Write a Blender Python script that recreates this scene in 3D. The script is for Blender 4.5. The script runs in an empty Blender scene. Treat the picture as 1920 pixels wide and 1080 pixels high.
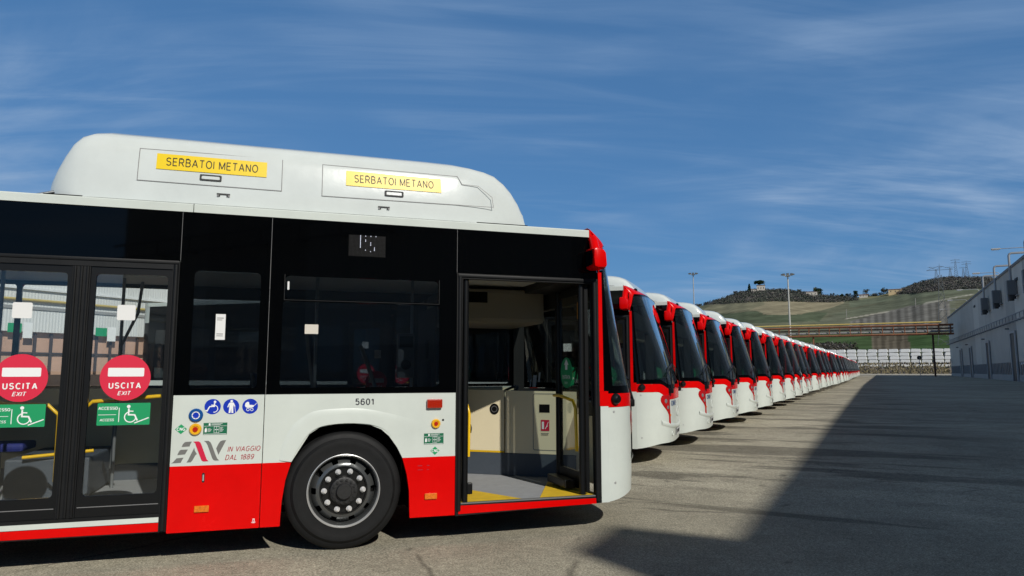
import bpy, bmesh, math, random
from math import sin, cos, tan, pi, radians as R, sqrt, atan2, hypot, degrees
from mathutils import Vector, Matrix
from mathutils.geometry import tessellate_polygon
random.seed(7)
SC = bpy.context.scene
COL = SC.collection

# ------------------------------------------------------------------ camera
# world frame = nearest bus: x forward along it, right-hand side on y = 0, origin at its front axle
CX, CY, CZ = -0.561, -6.238, 1.486
YAW, PITCH = 71.871, 6.690
cd = bpy.data.cameras.new('camera'); cam = bpy.data.objects.new('camera', cd); COL.objects.link(cam)
cd.sensor_width = 36.0; cd.lens = 1330.0 / 1920.0 * 36.0
cd.clip_start = 0.05; cd.clip_end = 20000
cam.location = (CX, CY, CZ)
cam.rotation_euler = (R(90 + PITCH), 0, R(YAW - 90))
SC.camera = cam

# ------------------------------------------------------------------ sky and sun
SUN_AZ, SUN_EL = -77.6, 36.3
wd = bpy.data.worlds.new('World'); SC.world = wd; wd.use_nodes = True
nt = wd.node_tree; nt.nodes.clear()
def N(t, ty, **kw):
    n = t.nodes.new(ty)
    for k, v in kw.items(): setattr(n, k, v)
    return n
def L(t, a, b): t.links.new(a, b)
out = N(nt, 'ShaderNodeOutputWorld'); bg = N(nt, 'ShaderNodeBackground')
sky = N(nt, 'ShaderNodeTexSky'); sky.sky_type = 'NISHITA'; sky.sun_disc = False
sky.sun_elevation = R(SUN_EL)
sky.sun_rotation = atan2(cos(R(SUN_AZ)), sin(R(SUN_AZ)))
sky.altitude = 300; sky.air_density = 1.0; sky.dust_density = 0.35; sky.ozone_density = 2.2
bg.inputs['Strength'].default_value = 0.085
# thin wind-drawn cirrus: noise on the sky direction, projected on a high flat layer
tc = N(nt, 'ShaderNodeTexCoord'); sep = N(nt, 'ShaderNodeSeparateXYZ'); L(nt, tc.outputs['Generated'], sep.inputs[0])
mz = N(nt, 'ShaderNodeMath', operation='MAXIMUM'); L(nt, sep.outputs['Z'], mz.inputs[0]); mz.inputs[1].default_value = 0.0
az_ = N(nt, 'ShaderNodeMath', operation='ADD'); L(nt, mz.outputs[0], az_.inputs[0]); az_.inputs[1].default_value = 0.16
dx = N(nt, 'ShaderNodeMath', operation='DIVIDE'); L(nt, sep.outputs['X'], dx.inputs[0]); L(nt, az_.outputs[0], dx.inputs[1])
dy = N(nt, 'ShaderNodeMath', operation='DIVIDE'); L(nt, sep.outputs['Y'], dy.inputs[0]); L(nt, az_.outputs[0], dy.inputs[1])
cmb = N(nt, 'ShaderNodeCombineXYZ'); L(nt, dx.outputs[0], cmb.inputs[0]); L(nt, dy.outputs[0], cmb.inputs[1])
def cloud(rot, scl, scale, detail, lo, hi, dist, seed):
    vr = N(nt, 'ShaderNodeMapping'); vr.inputs['Rotation'].default_value = (0, 0, R(rot)); vr.inputs['Location'].default_value = (seed, seed * .7, 0)
    vs = N(nt, 'ShaderNodeMapping'); vs.inputs['Scale'].default_value = scl
    L(nt, cmb.outputs[0], vr.inputs[0]); L(nt, vr.outputs[0], vs.inputs[0])
    nz = N(nt, 'ShaderNodeTexNoise'); nz.inputs['Scale'].default_value = scale; nz.inputs['Detail'].default_value = detail
    nz.inputs['Roughness'].default_value = .58; nz.inputs['Distortion'].default_value = dist
    L(nt, vs.outputs[0], nz.inputs['Vector'])
    mr = N(nt, 'ShaderNodeMapRange'); mr.interpolation_type = 'SMOOTHSTEP'
    mr.inputs['From Min'].default_value = lo; mr.inputs['From Max'].default_value = hi
    L(nt, nz.outputs['Fac'], mr.inputs['Value']); return mr.outputs[0]
c1 = cloud(24, (.5, 1.25, 1), 1.2, 8, .42, .74, .8, 3.1)
c2 = cloud(12, (.35, 2.6, 1), 2.6, 8, .38, .82, .9, 11.4)
c3 = cloud(20, (1, 1, 1), .55, 3, .34, .62, .3, 5.2)
m1 = N(nt, 'ShaderNodeMath', operation='MULTIPLY'); L(nt, c1, m1.inputs[0]); m1.inputs[1].default_value = .95
m2 = N(nt, 'ShaderNodeMath', operation='MULTIPLY'); L(nt, c2, m2.inputs[0]); m2.inputs[1].default_value = .50
ad = N(nt, 'ShaderNodeMath', operation='ADD'); L(nt, m1.outputs[0], ad.inputs[0]); L(nt, m2.outputs[0], ad.inputs[1])
mm = N(nt, 'ShaderNodeMath', operation='MULTIPLY'); L(nt, ad.outputs[0], mm.inputs[0]); L(nt, c3, mm.inputs[1]); mm.use_clamp = True
gm = N(nt, 'ShaderNodeGamma'); gm.inputs['Gamma'].default_value = 0.42; L(nt, sky.outputs[0], gm.inputs['Color'])   # clear high-pressure sky: shallow gradient
hs = N(nt, 'ShaderNodeMixRGB', blend_type='MULTIPLY'); hs.inputs['Fac'].default_value = 1; hs.inputs['Color2'].default_value = (.73, 1.57, 2.68, 1)
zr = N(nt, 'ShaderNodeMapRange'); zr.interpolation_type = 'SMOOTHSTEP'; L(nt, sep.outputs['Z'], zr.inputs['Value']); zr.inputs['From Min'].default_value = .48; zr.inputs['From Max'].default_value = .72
zm = N(nt, 'ShaderNodeMixRGB', blend_type='MULTIPLY'); L(nt, zr.outputs[0], zm.inputs['Fac']); L(nt, gm.outputs[0], zm.inputs['Color1']); zm.inputs['Color2'].default_value = (.46, .19, .14, 1)   # zenith above the view dimmed and de-blued to cut skylight in the shade
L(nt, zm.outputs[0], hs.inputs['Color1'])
mx = N(nt, 'ShaderNodeMixRGB'); L(nt, mm.outputs[0], mx.inputs['Fac']); L(nt, hs.outputs[0], mx.inputs['Color1'])
mx.inputs['Color2'].default_value = (3.4, 4.9, 7.2, 1)
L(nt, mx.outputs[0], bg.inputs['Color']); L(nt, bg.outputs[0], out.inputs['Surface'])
sd = bpy.data.lights.new('sun', 'SUN'); sd.energy = 3.8; sd.angle = R(0.53); sd.color = (1.0, .955, .88)
sun = bpy.data.objects.new('sun', sd); COL.objects.link(sun)
sv = Vector((cos(R(SUN_EL)) * cos(R(SUN_AZ)), cos(R(SUN_EL)) * sin(R(SUN_AZ)), sin(R(SUN_EL))))
sun.rotation_euler = sv.to_track_quat('Z', 'Y').to_euler(); sun.location = sv * 60
vs_ = SC.view_settings; vs_.view_transform = 'Standard'; vs_.look = 'None'; vs_.exposure = 0.0; vs_.gamma = 1.0
SC.cycles.max_bounces = 10; SC.cycles.transparent_max_bounces = 24; SC.cycles.glossy_bounces = 4; SC.cycles.diffuse_bounces = 5
SC.cycles.caustics_reflective = False; SC.cycles.caustics_refractive = False
SC.cycles.use_denoising = True

# row frame: a = metres along the parked row, p = metres to its right (towards the factory)
TH = R(45.0)
RV = Vector((cos(TH), sin(TH), 0)); NV = Vector((sin(TH), -cos(TH), 0))
def gz(a): return 0.0028 * max(0.0, min(a, 205.0) - 8.0)
def row(a, p, z=0.0):
    v = Vector((CX, CY, 0)) + RV * a + NV * p; v.z = gz(a) + z; return v
def polar(azw, r, z=0.0): return Vector((CX + r * cos(R(azw)), CY + r * sin(R(azw)), z))

# ------------------------------------------------------------------ materials
MT = {}
def mat(name, col, rough=.5, metal=0.0, spec=.5, coat=0.0, var=0.0, vscale=3.0, bump=0.0, bscale=40.0, emit=None):
    m = bpy.data.materials.new(name); m.use_nodes = True; t = m.node_tree; b = t.nodes['Principled BSDF']
    b.inputs['Base Color'].default_value = (*col, 1); b.inputs['Roughness'].default_value = rough
    b.inputs['Metallic'].default_value = metal; b.inputs['Specular IOR Level'].default_value = spec
    b.inputs['Coat Weight'].default_value = coat; b.inputs['Coat Roughness'].default_value = .04
    if var or bump:
        tc = N(t, 'ShaderNodeTexCoord')
    if var:
        nz = N(t, 'ShaderNodeTexNoise'); nz.inputs['Scale'].default_value = vscale; nz.inputs['Detail'].default_value = 7; nz.inputs['Roughness'].default_value = .65
        L(t, tc.outputs['Object'], nz.inputs['Vector'])
        mr = N(t, 'ShaderNodeMapRange'); mr.inputs['From Min'].default_value = .3; mr.inputs['From Max'].default_value = .7
        mr.inputs['To Min'].default_value = 1 - var; mr.inputs['To Max'].default_value = 1 + var * .5
        L(t, nz.outputs['Fac'], mr.inputs['Value'])
        mxx = N(t, 'ShaderNodeMixRGB', blend_type='MULTIPLY'); mxx.inputs['Fac'].default_value = 1
        mxx.inputs['Color1'].default_value = (*col, 1); L(t, mr.outputs[0], mxx.inputs['Color2']); L(t, mxx.outputs[0], b.inputs['Base Color'])
        ra = N(t, 'ShaderNodeMapRange'); ra.inputs['To Min'].default_value = max(.02, rough * .8); ra.inputs['To Max'].default_value = min(1, rough * 1.25)
        L(t, nz.outputs['Fac'], ra.inputs['Value']); L(t, ra.outputs[0], b.inputs['Roughness'])
    if bump:
        n2 = N(t, 'ShaderNodeTexNoise'); n2.inputs['Scale'].default_value = bscale; n2.inputs['Detail'].default_value = 3
        L(t, tc.outputs['Object'], n2.inputs['Vector'])
        bp = N(t, 'ShaderNodeBump'); bp.inputs['Strength'].default_value = bump; bp.inputs['Distance'].default_value = .01
        L(t, n2.outputs['Fac'], bp.inputs['Height']); L(t, bp.outputs[0], b.inputs['Normal'])
    if emit:
        b.inputs['Emission Color'].default_value = (*emit[0], 1); b.inputs['Emission Strength'].default_value = emit[1]
    MT[name] = m; return m
def glass(name, tint, refl=1.0, rough=0.0):
    m = bpy.data.materials.new(name); m.use_nodes = True; t = m.node_tree; t.nodes.clear()
    o = N(t, 'ShaderNodeOutputMaterial'); tr = N(t, 'ShaderNodeBsdfTransparent'); tr.inputs[0].default_value = (*tint, 1)
    gl = N(t, 'ShaderNodeBsdfGlossy'); gl.inputs['Roughness'].default_value = rough; gl.inputs['Color'].default_value = (1, 1, 1, 1)
    lw = N(t, 'ShaderNodeLayerWeight'); lw.inputs['Blend'].default_value = .5
    pw = N(t, 'ShaderNodeMath', operation='POWER'); L(t, lw.outputs['Facing'], pw.inputs[0]); pw.inputs[1].default_value = 5
    ma = N(t, 'ShaderNodeMath', operation='MULTIPLY_ADD'); L(t, pw.outputs[0], ma.inputs[0]); ma.inputs[1].default_value = .9 * refl; ma.inputs[2].default_value = .04 * refl
    ma.use_clamp = True
    mxs = N(t, 'ShaderNodeMixShader'); L(t, ma.outputs[0], mxs.inputs[0]); L(t, tr.outputs[0], mxs.inputs[1]); L(t, gl.outputs[0], mxs.inputs[2])
    L(t, mxs.outputs[0], o.inputs['Surface']); MT[name] = m; return m
mat('bus_white', (.60, .645, .595), .30, spec=.4, coat=.2, var=.08, vscale=1.7, bump=.02, bscale=2.5)
mat('dome_white', (.62, .66, .635), .135, spec=.5, var=.07, vscale=2.2, bump=.05, bscale=14)
mat('bus_red', (.68, .0012, .001), .25, spec=.2, coat=.0, var=.10, vscale=2.6, bump=.02, bscale=2.5)
mat('bus_black', (.0008, .0009, .001), .03, spec=.18, bump=.012, bscale=2.2)
mat('rubber', (.006, .0065, .007), .5, spec=.28, var=.25, vscale=6, bump=.05, bscale=120)
mat('black_plastic', (.005, .0053, .0056), .38, spec=.3)
mat('under_black', (.006, .006, .006), .8, spec=.1)
mat('tyre', (.0085, .0088, .0092), .62, spec=.25, var=.35, vscale=9, bump=.12, bscale=150)
mat('rim_steel', (.50, .50, .49), .3, metal=.4)
mat('rim_dark', (.008, .0085, .009), .2, spec=.5)
mat('nut_steel', (.80, .80, .80), .2, metal=.5)
mat('hub_black', (.012, .012, .012), .5, spec=.5, bump=.25, bscale=60)
mat('seam', (.03, .03, .03), .7)
mat('seam_grey', (.16, .16, .16), .5)
mat('yellow_label', (.80, .57, .008), .32, spec=.2, bump=.03, bscale=14)
mat('ink', (.02, .02, .02), .4, spec=.15)
mat('number_ink', (.035, .035, .045), .4)
mat('label_red', (.66, .02, .055), .4)
mat('label_green', (.01, .30, .11), .4)
mat('label_green_dark', (.005, .13, .06), .4)
mat('label_blue', (.004, .03, .42), .35)
mat('label_blue_dark', (.004, .07, .26), .3)
mat('label_white', (.82, .83, .82), .4)
mat('logo_grey', (.16, .16, .15), .4)
mat('logo_red', (.58, .01, .05), .4)
mat('text_red', (.36, .015, .03), .4)
mat('button_yellow', (.80, .42, .01), .3, coat=.3)
mat('button_red', (.42, .012, .005), .3)
mat('marker_red', (.38, .016, .002), .1, coat=.8, spec=.6)
mat('amber', (.75, .17, .01), .15, coat=.5, var=.35, vscale=60)
mat('handrail_yellow', (.82, .50, .01), .32, coat=.2)
mat('floor_grey', (.30, .31, .32), .75, var=.12, vscale=14, bump=.05, bscale=200)
mat('floor_yellow', (.72, .47, .02), .6, var=.18, vscale=10)
mat('cream', (.84, .74, .50), .5, var=.03)
mat('plinth_blue', (.06, .075, .095), .6, var=.1, vscale=25)
mat('cab_tan', (.28, .25, .19), .6)
mat('ceiling_grey', (.60, .60, .58), .6)
mat('seat_blue', (.012, .02, .16), .7, var=.2, vscale=20)
mat('seat_shell', (.12, .13, .14), .4)
mat('pole_grey', (.30, .32, .33), .3, metal=.6)
mat('dash_black', (.016, .016, .017), .6)
mat('paper', (.74, .74, .72), .8)
mat('paper_tan', (.62, .58, .50), .8)
mat('led_off', (.03, .03, .032), .5)
mat('led_on', (.5, .5, .6), .5, emit=((.75, .8, 1.0), .8))
mat('lamp_glass', (.55, .57, .58), .08, metal=.7)
mat('lamp_red', (.45, .006, .006), .12, coat=.6)
mat('emblem_blue', (.01, .05, .20), .35)
mat('plate_white', (.55, .56, .56), .45)
mat('amber_note', (.60, .25, .02), .6)
glass('window_tint', (.52, .55, .57))
glass('door_glass', (.97, .98, .975))
glass('windscreen_glass', (.66, .71, .70), 2.0)
glass('clear_glass', (.93, .95, .95))

# ------------------------------------------------------------------ mesh helpers
class MB:
    def __init__(s): s.v = []; s.f = []; s.m = []; s.sm = []; s.mats = []
    def mi(s, m):
        if m not in s.mats: s.mats.append(m)
        return s.mats.index(m)
    def add(s, vs, fs, m, smooth=False):
        o = len(s.v); s.v += [tuple(v) for v in vs]; k = s.mi(m)
        for f in fs: s.f.append([o + i for i in f]); s.m.append(k); s.sm.append(smooth)
        return s
    def box(s, x0, x1, y0, y1, z0, z1, m):
        vs = [(x, y, z) for x in (x0, x1) for y in (y0, y1) for z in (z0, z1)]
        return s.add(vs, [(0, 1, 3, 2), (4, 6, 7, 5), (0, 4, 5, 1), (2, 3, 7, 6), (0, 2, 6, 4), (1, 5, 7, 3)], m)
    def bbox(s, x0, x1, y0, y1, z0, z1, b, m):        # box with chamfered edges
        bm = bmesh.new(); bmesh.ops.create_cube(bm, size=1)
        for v in bm.verts:
            v.co = Vector((x0 + (v.co.x + .5) * (x1 - x0), y0 + (v.co.y + .5) * (y1 - y0), z0 + (v.co.z + .5) * (z1 - z0)))
        bmesh.ops.bevel(bm, geom=list(bm.edges), offset=b, segments=2, affect='EDGES', profile=.6)
        bm.verts.index_update(); r = s.add([v.co for v in bm.verts], [[v.index for v in f.verts] for f in bm.faces], m); bm.free(); return r
    def plate(s, outer, holes, t0, t1, m, mp, edge=None):   # 2-D outline with holes, given thickness; mp(a,b,h) -> point
        loops = [list(outer)] + [list(h) for h in holes]
        flat = [p for l in loops for p in l]
        tris = tessellate_polygon([[Vector((a, b, 0)) for a, b in l] for l in loops])
        n = len(flat); vs = [mp(a, b, t1) for a, b in flat] + [mp(a, b, t0) for a, b in flat]
        fs = [tuple(t) for t in tris] + [tuple(n + i for i in reversed(t)) for t in tris]
        s.add(vs, fs, m)
        o = 0; q = []
        for l in loops:
            k = len(l)
            for i in range(k): q.append((o + i, o + (i + 1) % k, n + o + (i + 1) % k, n + o + i))
            o += k
        return s.add(vs, q, edge or m)
    def tube(s, pts, r, m, n=10, caps=True):
        pts = [Vector(p) for p in pts]; rs = r if isinstance(r, (list, tuple)) else [r] * len(pts)
        vs = []; fs = []
        d0 = (pts[1] - pts[0]).normalized(); ref = Vector((0, 0, 1)) if abs(d0.z) < .9 else Vector((1, 0, 0))
        x = d0.cross(ref).normalized()
        for i, p in enumerate(pts):
            d = (pts[min(i + 1, len(pts) - 1)] - pts[max(i - 1, 0)]).normalized()
            x = (x - d * x.dot(d)).normalized(); y = d.cross(x)
            for k in range(n):
                a = 2 * pi * k / n; vs.append(p + (x * cos(a) + y * sin(a)) * rs[i])
        for i in range(len(pts) - 1):
            for k in range(n): fs.append((i * n + k, i * n + (k + 1) % n, (i + 1) * n + (k + 1) % n, (i + 1) * n + k))
        if caps: fs += [tuple(reversed(range(n))), tuple((len(pts) - 1) * n + k for k in range(n))]
        return s.add(vs, fs, m, True)
    def lathe(s, prof, c, m, n=48, a0=0, a1=2 * pi):       # profile (y, radius) turned about the y axis through c
        vs = []; fs = []; k = len(prof)
        for i in range(n):
            a = 2 * pi * i / n
            for y, r in prof: vs.append((c[0] + r * cos(a), c[1] + y, c[2] + r * sin(a)))
        for i in range(n):
            j = (i + 1) % n
            for q in range(k - 1): fs.append((i * k + q, j * k + q, j * k + q + 1, i * k + q + 1))
        return s.add(vs, fs, m, True)
    def grid(s, rows, m, smooth=True):
        h = len(rows); w = len(rows[0]); vs = [p for r in rows for p in r]
        return s.add(vs, [(i * w + j, i * w + j + 1, (i + 1) * w + j + 1, (i + 1) * w + j) for i in range(h - 1) for j in range(w - 1)], m, smooth)
    def build(s, name, parent=None, fixn=True):
        me = bpy.data.meshes.new(name); me.from_pydata(s.v, [], s.f)
        for m in s.mats: me.materials.append(MT[m])
        me.polygons.foreach_set('material_index', s.m); me.polygons.foreach_set('use_smooth', s.sm)
        me.update()
        if fixn:
            bm = bmesh.new(); bm.from_mesh(me); bmesh.ops.remove_doubles(bm, verts=bm.verts, dist=1e-5)
            bmesh.ops.recalc_face_normals(bm, faces=bm.faces); bm.to_mesh(me); bm.free()
        if any(s.sm):
            try: me.set_sharp_from_angle(angle=R(40))
            except Exception: pass
        o = bpy.data.objects.new(name, me); COL.objects.link(o)
        if parent: o.parent = parent
        return o
def thing(name, label, cat, loc=(0, 0, 0), rz=0, group=None):
    o = bpy.data.objects.new(name, None); COL.objects.link(o); o.empty_display_size = .3
    o.location = loc; o.rotation_euler = (0, 0, rz); tag(o, label, cat, group); return o
def tag(o, label, cat, group=None):
    o['label'] = label; o['category'] = cat
    if group: o['group'] = group
    return o
def kind(o, k): o['kind'] = k; return o
def copy_tree(o, parent=None, skip=None):
    if skip and skip(o): return None
    c = o.copy(); COL.objects.link(c); c.parent = parent
    for ch in KIDS.get(o.name, ()): copy_tree(ch, c, skip)
    return c
KIDS = {}
def index_kids():
    KIDS.clear()
    for o in bpy.data.objects:
        if o.parent: KIDS.setdefault(o.parent.name, []).append(o)

# flat marks: layers of 2-D shapes on a surface map mp(a, b, h)
def disc(cx, cz, r, n=28, sx=1): return [[(cx + sx * r * cos(2 * pi * i / n), cz + r * sin(2 * pi * i / n)) for i in range(n)]]
def ring(cx, cz, r0, r1, a0=0, a1=360, n=28):
    o = []
    for i in range(n):
        a, b = R(a0 + (a1 - a0) * i / n), R(a0 + (a1 - a0) * (i + 1) / n)
        o.append([(cx + r0 * cos(a), cz + r0 * sin(a)), (cx + r1 * cos(a), cz + r1 * sin(a)), (cx + r1 * cos(b), cz + r1 * sin(b)), (cx + r0 * cos(b), cz + r0 * sin(b))])
    return o
def rect(x0, x1, z0, z1): return [[(x0, z0), (x1, z0), (x1, z1), (x0, z1)]]
def rrect(x0, x1, z0, z1, r, n=5):
    o = []
    for cx, cz, a in ((x1 - r, z1 - r, 0), (x0 + r, z1 - r, 90), (x0 + r, z0 + r, 180), (x1 - r, z0 + r, 270)):
        for i in range(n + 1): o.append((cx + r * cos(R(a + 90 * i / n)), cz + r * sin(R(a + 90 * i / n))))
    return [o]
def stroke(pts, w):
    for i in range(1, len(pts) - 1):
        a, b = (pts[i][0] - pts[i - 1][0], pts[i][1] - pts[i - 1][1]), (pts[i + 1][0] - pts[i][0], pts[i + 1][1] - pts[i][1])
        if a[0] * b[0] + a[1] * b[1] < -.35 * (hypot(*a) * hypot(*b)): return stroke(pts[:i + 1], w) + stroke(pts[i:], w)
    n = len(pts); closed = n > 2 and hypot(pts[0][0] - pts[-1][0], pts[0][1] - pts[-1][1]) < 1e-9
    def nrm(i):
        (ax, az), (bx, bz) = pts[i], pts[i + 1]; l = hypot(bx - ax, bz - az) or 1e-9; return (-(bz - az) / l, (bx - ax) / l)
    ns = [nrm(i) for i in range(n - 1)]; off = []
    for i in range(n):
        a = ns[i - 1] if i > 0 else (ns[-1] if closed else ns[0]); b = ns[i] if i < n - 1 else (ns[0] if closed else ns[-1])
        mx_, mz_ = a[0] + b[0], a[1] + b[1]; l2 = mx_ * mx_ + mz_ * mz_
        k = 2 / l2 if l2 > .45 else 1 / sqrt(max(l2, 1e-6)); off.append((mx_ * k * w / 2, mz_ * k * w / 2))
    return [[(pts[i][0] - off[i][0], pts[i][1] - off[i][1]), (pts[i + 1][0] - off[i + 1][0], pts[i + 1][1] - off[i + 1][1]), (pts[i + 1][0] + off[i + 1][0], pts[i + 1][1] + off[i + 1][1]), (pts[i][0] + off[i][0], pts[i][1] + off[i][1])] for i in range(n - 1)]
# plain sans-serif capitals drawn as strokes on a cell one unit high: (advance width, strokes)
def arc(cx, cz, rx, rz, a0, a1, n=14): return [(cx + rx * cos(R(a0 + (a1 - a0) * i / n)), cz + rz * sin(R(a0 + (a1 - a0) * i / n))) for i in range(n + 1)]
GL = {
    'A': (.62, [[(0, 0), (.31, 1), (.62, 0)], [(.105, .32), (.515, .32)]]), 'B': (.52, [[(0, 0), (0, 1), (.27, 1)] + arc(.27, .765, .21, .235, 90, -90) + [(0, .53)], [(.27, .53)] + arc(.29, .265, .23, .265, 90, -90) + [(0, 0)]]),
    'C': (.60, [arc(.33, .5, .33, .5, 48, 312, 20)]), 'D': (.56, [[(0, 0), (0, 1), (.22, 1)] + arc(.22, .5, .34, .5, 90, -90) + [(0, 0)]]),
    'E': (.48, [[(.48, 0), (0, 0), (0, 1), (.47, 1)], [(0, .52), (.42, .52)]]), 'G': (.64, [arc(.33, .5, .33, .5, 48, 325, 20) + [(.62, .46), (.36, .46)]]),
    'I': (.0, [[(0, 0), (0, 1)]]), 'L': (.42, [[(0, 1), (0, 0), (.42, 0)]]), 'M': (.68, [[(0, 0), (0, 1), (.34, .06), (.68, 1), (.68, 0)]]), 'N': (.54, [[(0, 0), (0, 1), (.54, 0), (.54, 1)]]),
    'O': (.66, [arc(.33, .5, .33, .5, 90, 450, 28)]), 'R': (.55, [[(0, 0), (0, 1), (.30, 1)] + arc(.30, .735, .22, .265, 90, -90) + [(0, .47)], [(.27, .47), (.55, 0)]]),
    'S': (.52, [arc(.26, .755, .245, .245, 28, 250, 14) + arc(.26, .255, .26, .255, 78, -155, 14)]), 'T': (.54, [[(0, 1), (.54, 1)], [(.27, 1), (.27, 0)]]),
    'U': (.54, [[(0, 1), (0, .28)] + arc(.27, .28, .27, .28, 180, 360) + [(.54, 1)]]), 'V': (.60, [[(0, 1), (.30, 0), (.60, 1)]]), 'X': (.56, [[(0, 0), (.56, 1)], [(0, 1), (.56, 0)]]), 'Y': (.56, [[(0, 1), (.28, .46), (.56, 1)], [(.28, .46), (.28, 0)]]),
    '0': (.48, [arc(.24, .5, .24, .5, 90, 450, 26)]), '1': (.22, [[(0, .74), (.22, .98), (.22, 0)]]), '5': (.48, [[(.44, 1), (.09, 1), (.04, .53)] + arc(.24, .33, .24, .33, 128, -150, 18)]),
    '6': (.48, [arc(.24, .31, .24, .31, 90, 450, 22), arc(.25, .5, .25, .5, 40, 190, 12)]), '8': (.48, [arc(.24, .76, .205, .24, 90, 450, 20), arc(.24, .26, .24, .26, 90, 450, 20)]), '9': (.48, [arc(.24, .69, .24, .31, 90, 450, 22), arc(.23, .5, .25, .5, -140, 10, 12)]), ' ': (.16, [])}
def text(s_, x0, z0, width=None, height=None, shear=0.0, bold=0.12, center=False, spacing=1.0):
    gap = .27 * spacing; x = 0; st = []
    for ch in s_:
        w, ps = GL[ch]
        for p in ps: st.append([(x + a, b) for a, b in p])
        x += w + gap
    W = x - gap; kz = height; kx = width / (W + bold) if width else height
    off = -W * kx / 2 if center else bold * kx / 2
    o = []
    for p in st:
        q = [(a + shear * b, b) for a, b in p]
        for f in stroke(q, bold): o.append([(x0 + off + a * kx, z0 + (b * (1 - bold) + bold / 2) * kz) for a, b in f])
    return o
def mark(name, layers, parent, mp, h0=.0015, step=.0012):
    b = MB()
    for k, (polys, m) in enumerate(layers):
        for i, p in enumerate(polys):
            b.add([mp(x, z, h0 + k * step + 2e-5 * (i % 9)) for x, z in p], [tuple(range(len(p)))], m)
    return b.build(name, parent, fixn=False)
def side(a, b, h): return (a, -h, b)                       # right-hand flank, h outwards
def lside(a, b, h): return (a, 2.5 + h, b)                 # left-hand flank
_DP = [(2.80, .051), (2.866, .055), (2.96, .061), (3.06, .071), (3.165, .086), (3.265, .104), (3.34, .126)]
def domeside(a, b, h):
    for (z0, y0), (z1, y1) in zip(_DP, _DP[1:]):
        if b <= z1 or z1 == 3.34: return (a, y0 + (y1 - y0) * (b - z0) / (z1 - z0) - h - .003, b + .15 * h)

# ------------------------------------------------------------------ the city bus (local frame as the world frame)
LB = -7.62                                                  # rear end
def fr(u, z, off=0.0):                                      # front-end surface, u = -1 right .. 1 left
    if z < 1.27: xs, a = 2.40, .565 - .02 * max(0, .5 - z) / .3
    elif z < 2.72: xs, a = 2.40 - .03 * (z - 1.27), .565 - .235 * (z - 1.27)
    else: k = min(1, (z - 2.72) / .14); xs, a = 2.356 - .086 * k ** 1.5, .224 - .155 * k ** 1.5
    t = sin(u * pi / 2)
    def P(t): return Vector((xs + a * max(0, 1 - abs(t) ** 3.4) ** .5, 1.25 * (1 + t), z))
    p = P(t)
    if off:
        d = P(min(1, t + .004)) - P(max(-1, t - .004)); n = Vector((d.y, -d.x, 0))
        n = n.normalized() if n.length > 0 else Vector((1, 0, 0)); p = p + n * off
    return p
def sst(x, a, b): k = max(0, min(1, (x - a) / (b - a))); return k * k * (3 - 2 * k)
def red_lo(u): return 1.153 - .13 * (1 - sst(abs(u), .42, .66)) - .01 * abs(u)
def red_hi(u): return 1.275 - .085 * (1 - sst(abs(u), .40, .62))
def wind_hi(u): return 2.765 - .06 * abs(u) - .22 * sst(abs(u), .84, .99)
def bot(u): return .335 - .07 * sst(abs(u), .55, 1.0)
def patch(b, u0, u1, zlo, zhi, off, m, nu=48, nz=10, thick=.012, inner=None):
    rows = []; back = []
    for j in range(nz + 1):
        r = []; q = []
        for i in range(nu + 1):
            u = u0 + (u1 - u0) * i / nu; zl = zlo(u) if callable(zlo) else zlo; zh = zhi(u) if callable(zhi) else zhi
            z = zl + (zh - zl) * j / nz; r.append(fr(u, z, off)); q.append(fr(u, z, off - thick))
        rows.append(r); back.append(q)
    b.grid(rows, m); b.grid(back, inner or m)
    b.grid([rows[0], back[0]], m, False); b.grid([rows[-1], back[-1]], m, False)
    b.grid([[r[0] for r in rows], [r[0] for r in back]], m, False); b.grid([[r[-1] for r in rows], [r[-1] for r in back]], m, False)
ARCH = [(-.505, .235), (-.496, .431), (-.473, .60), (-.432, .74), (-.376, .855), (-.295, .965), (-.211, 1.02), (-.081, 1.043), (.073, 1.044), (.208, 1.028), (.30, .99), (.369, .93), (.44, .832), (.488, .735), (.527, .599), (.548, .463), (.557, .235)]
WB = -4.95                                                  # rear axle

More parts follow.
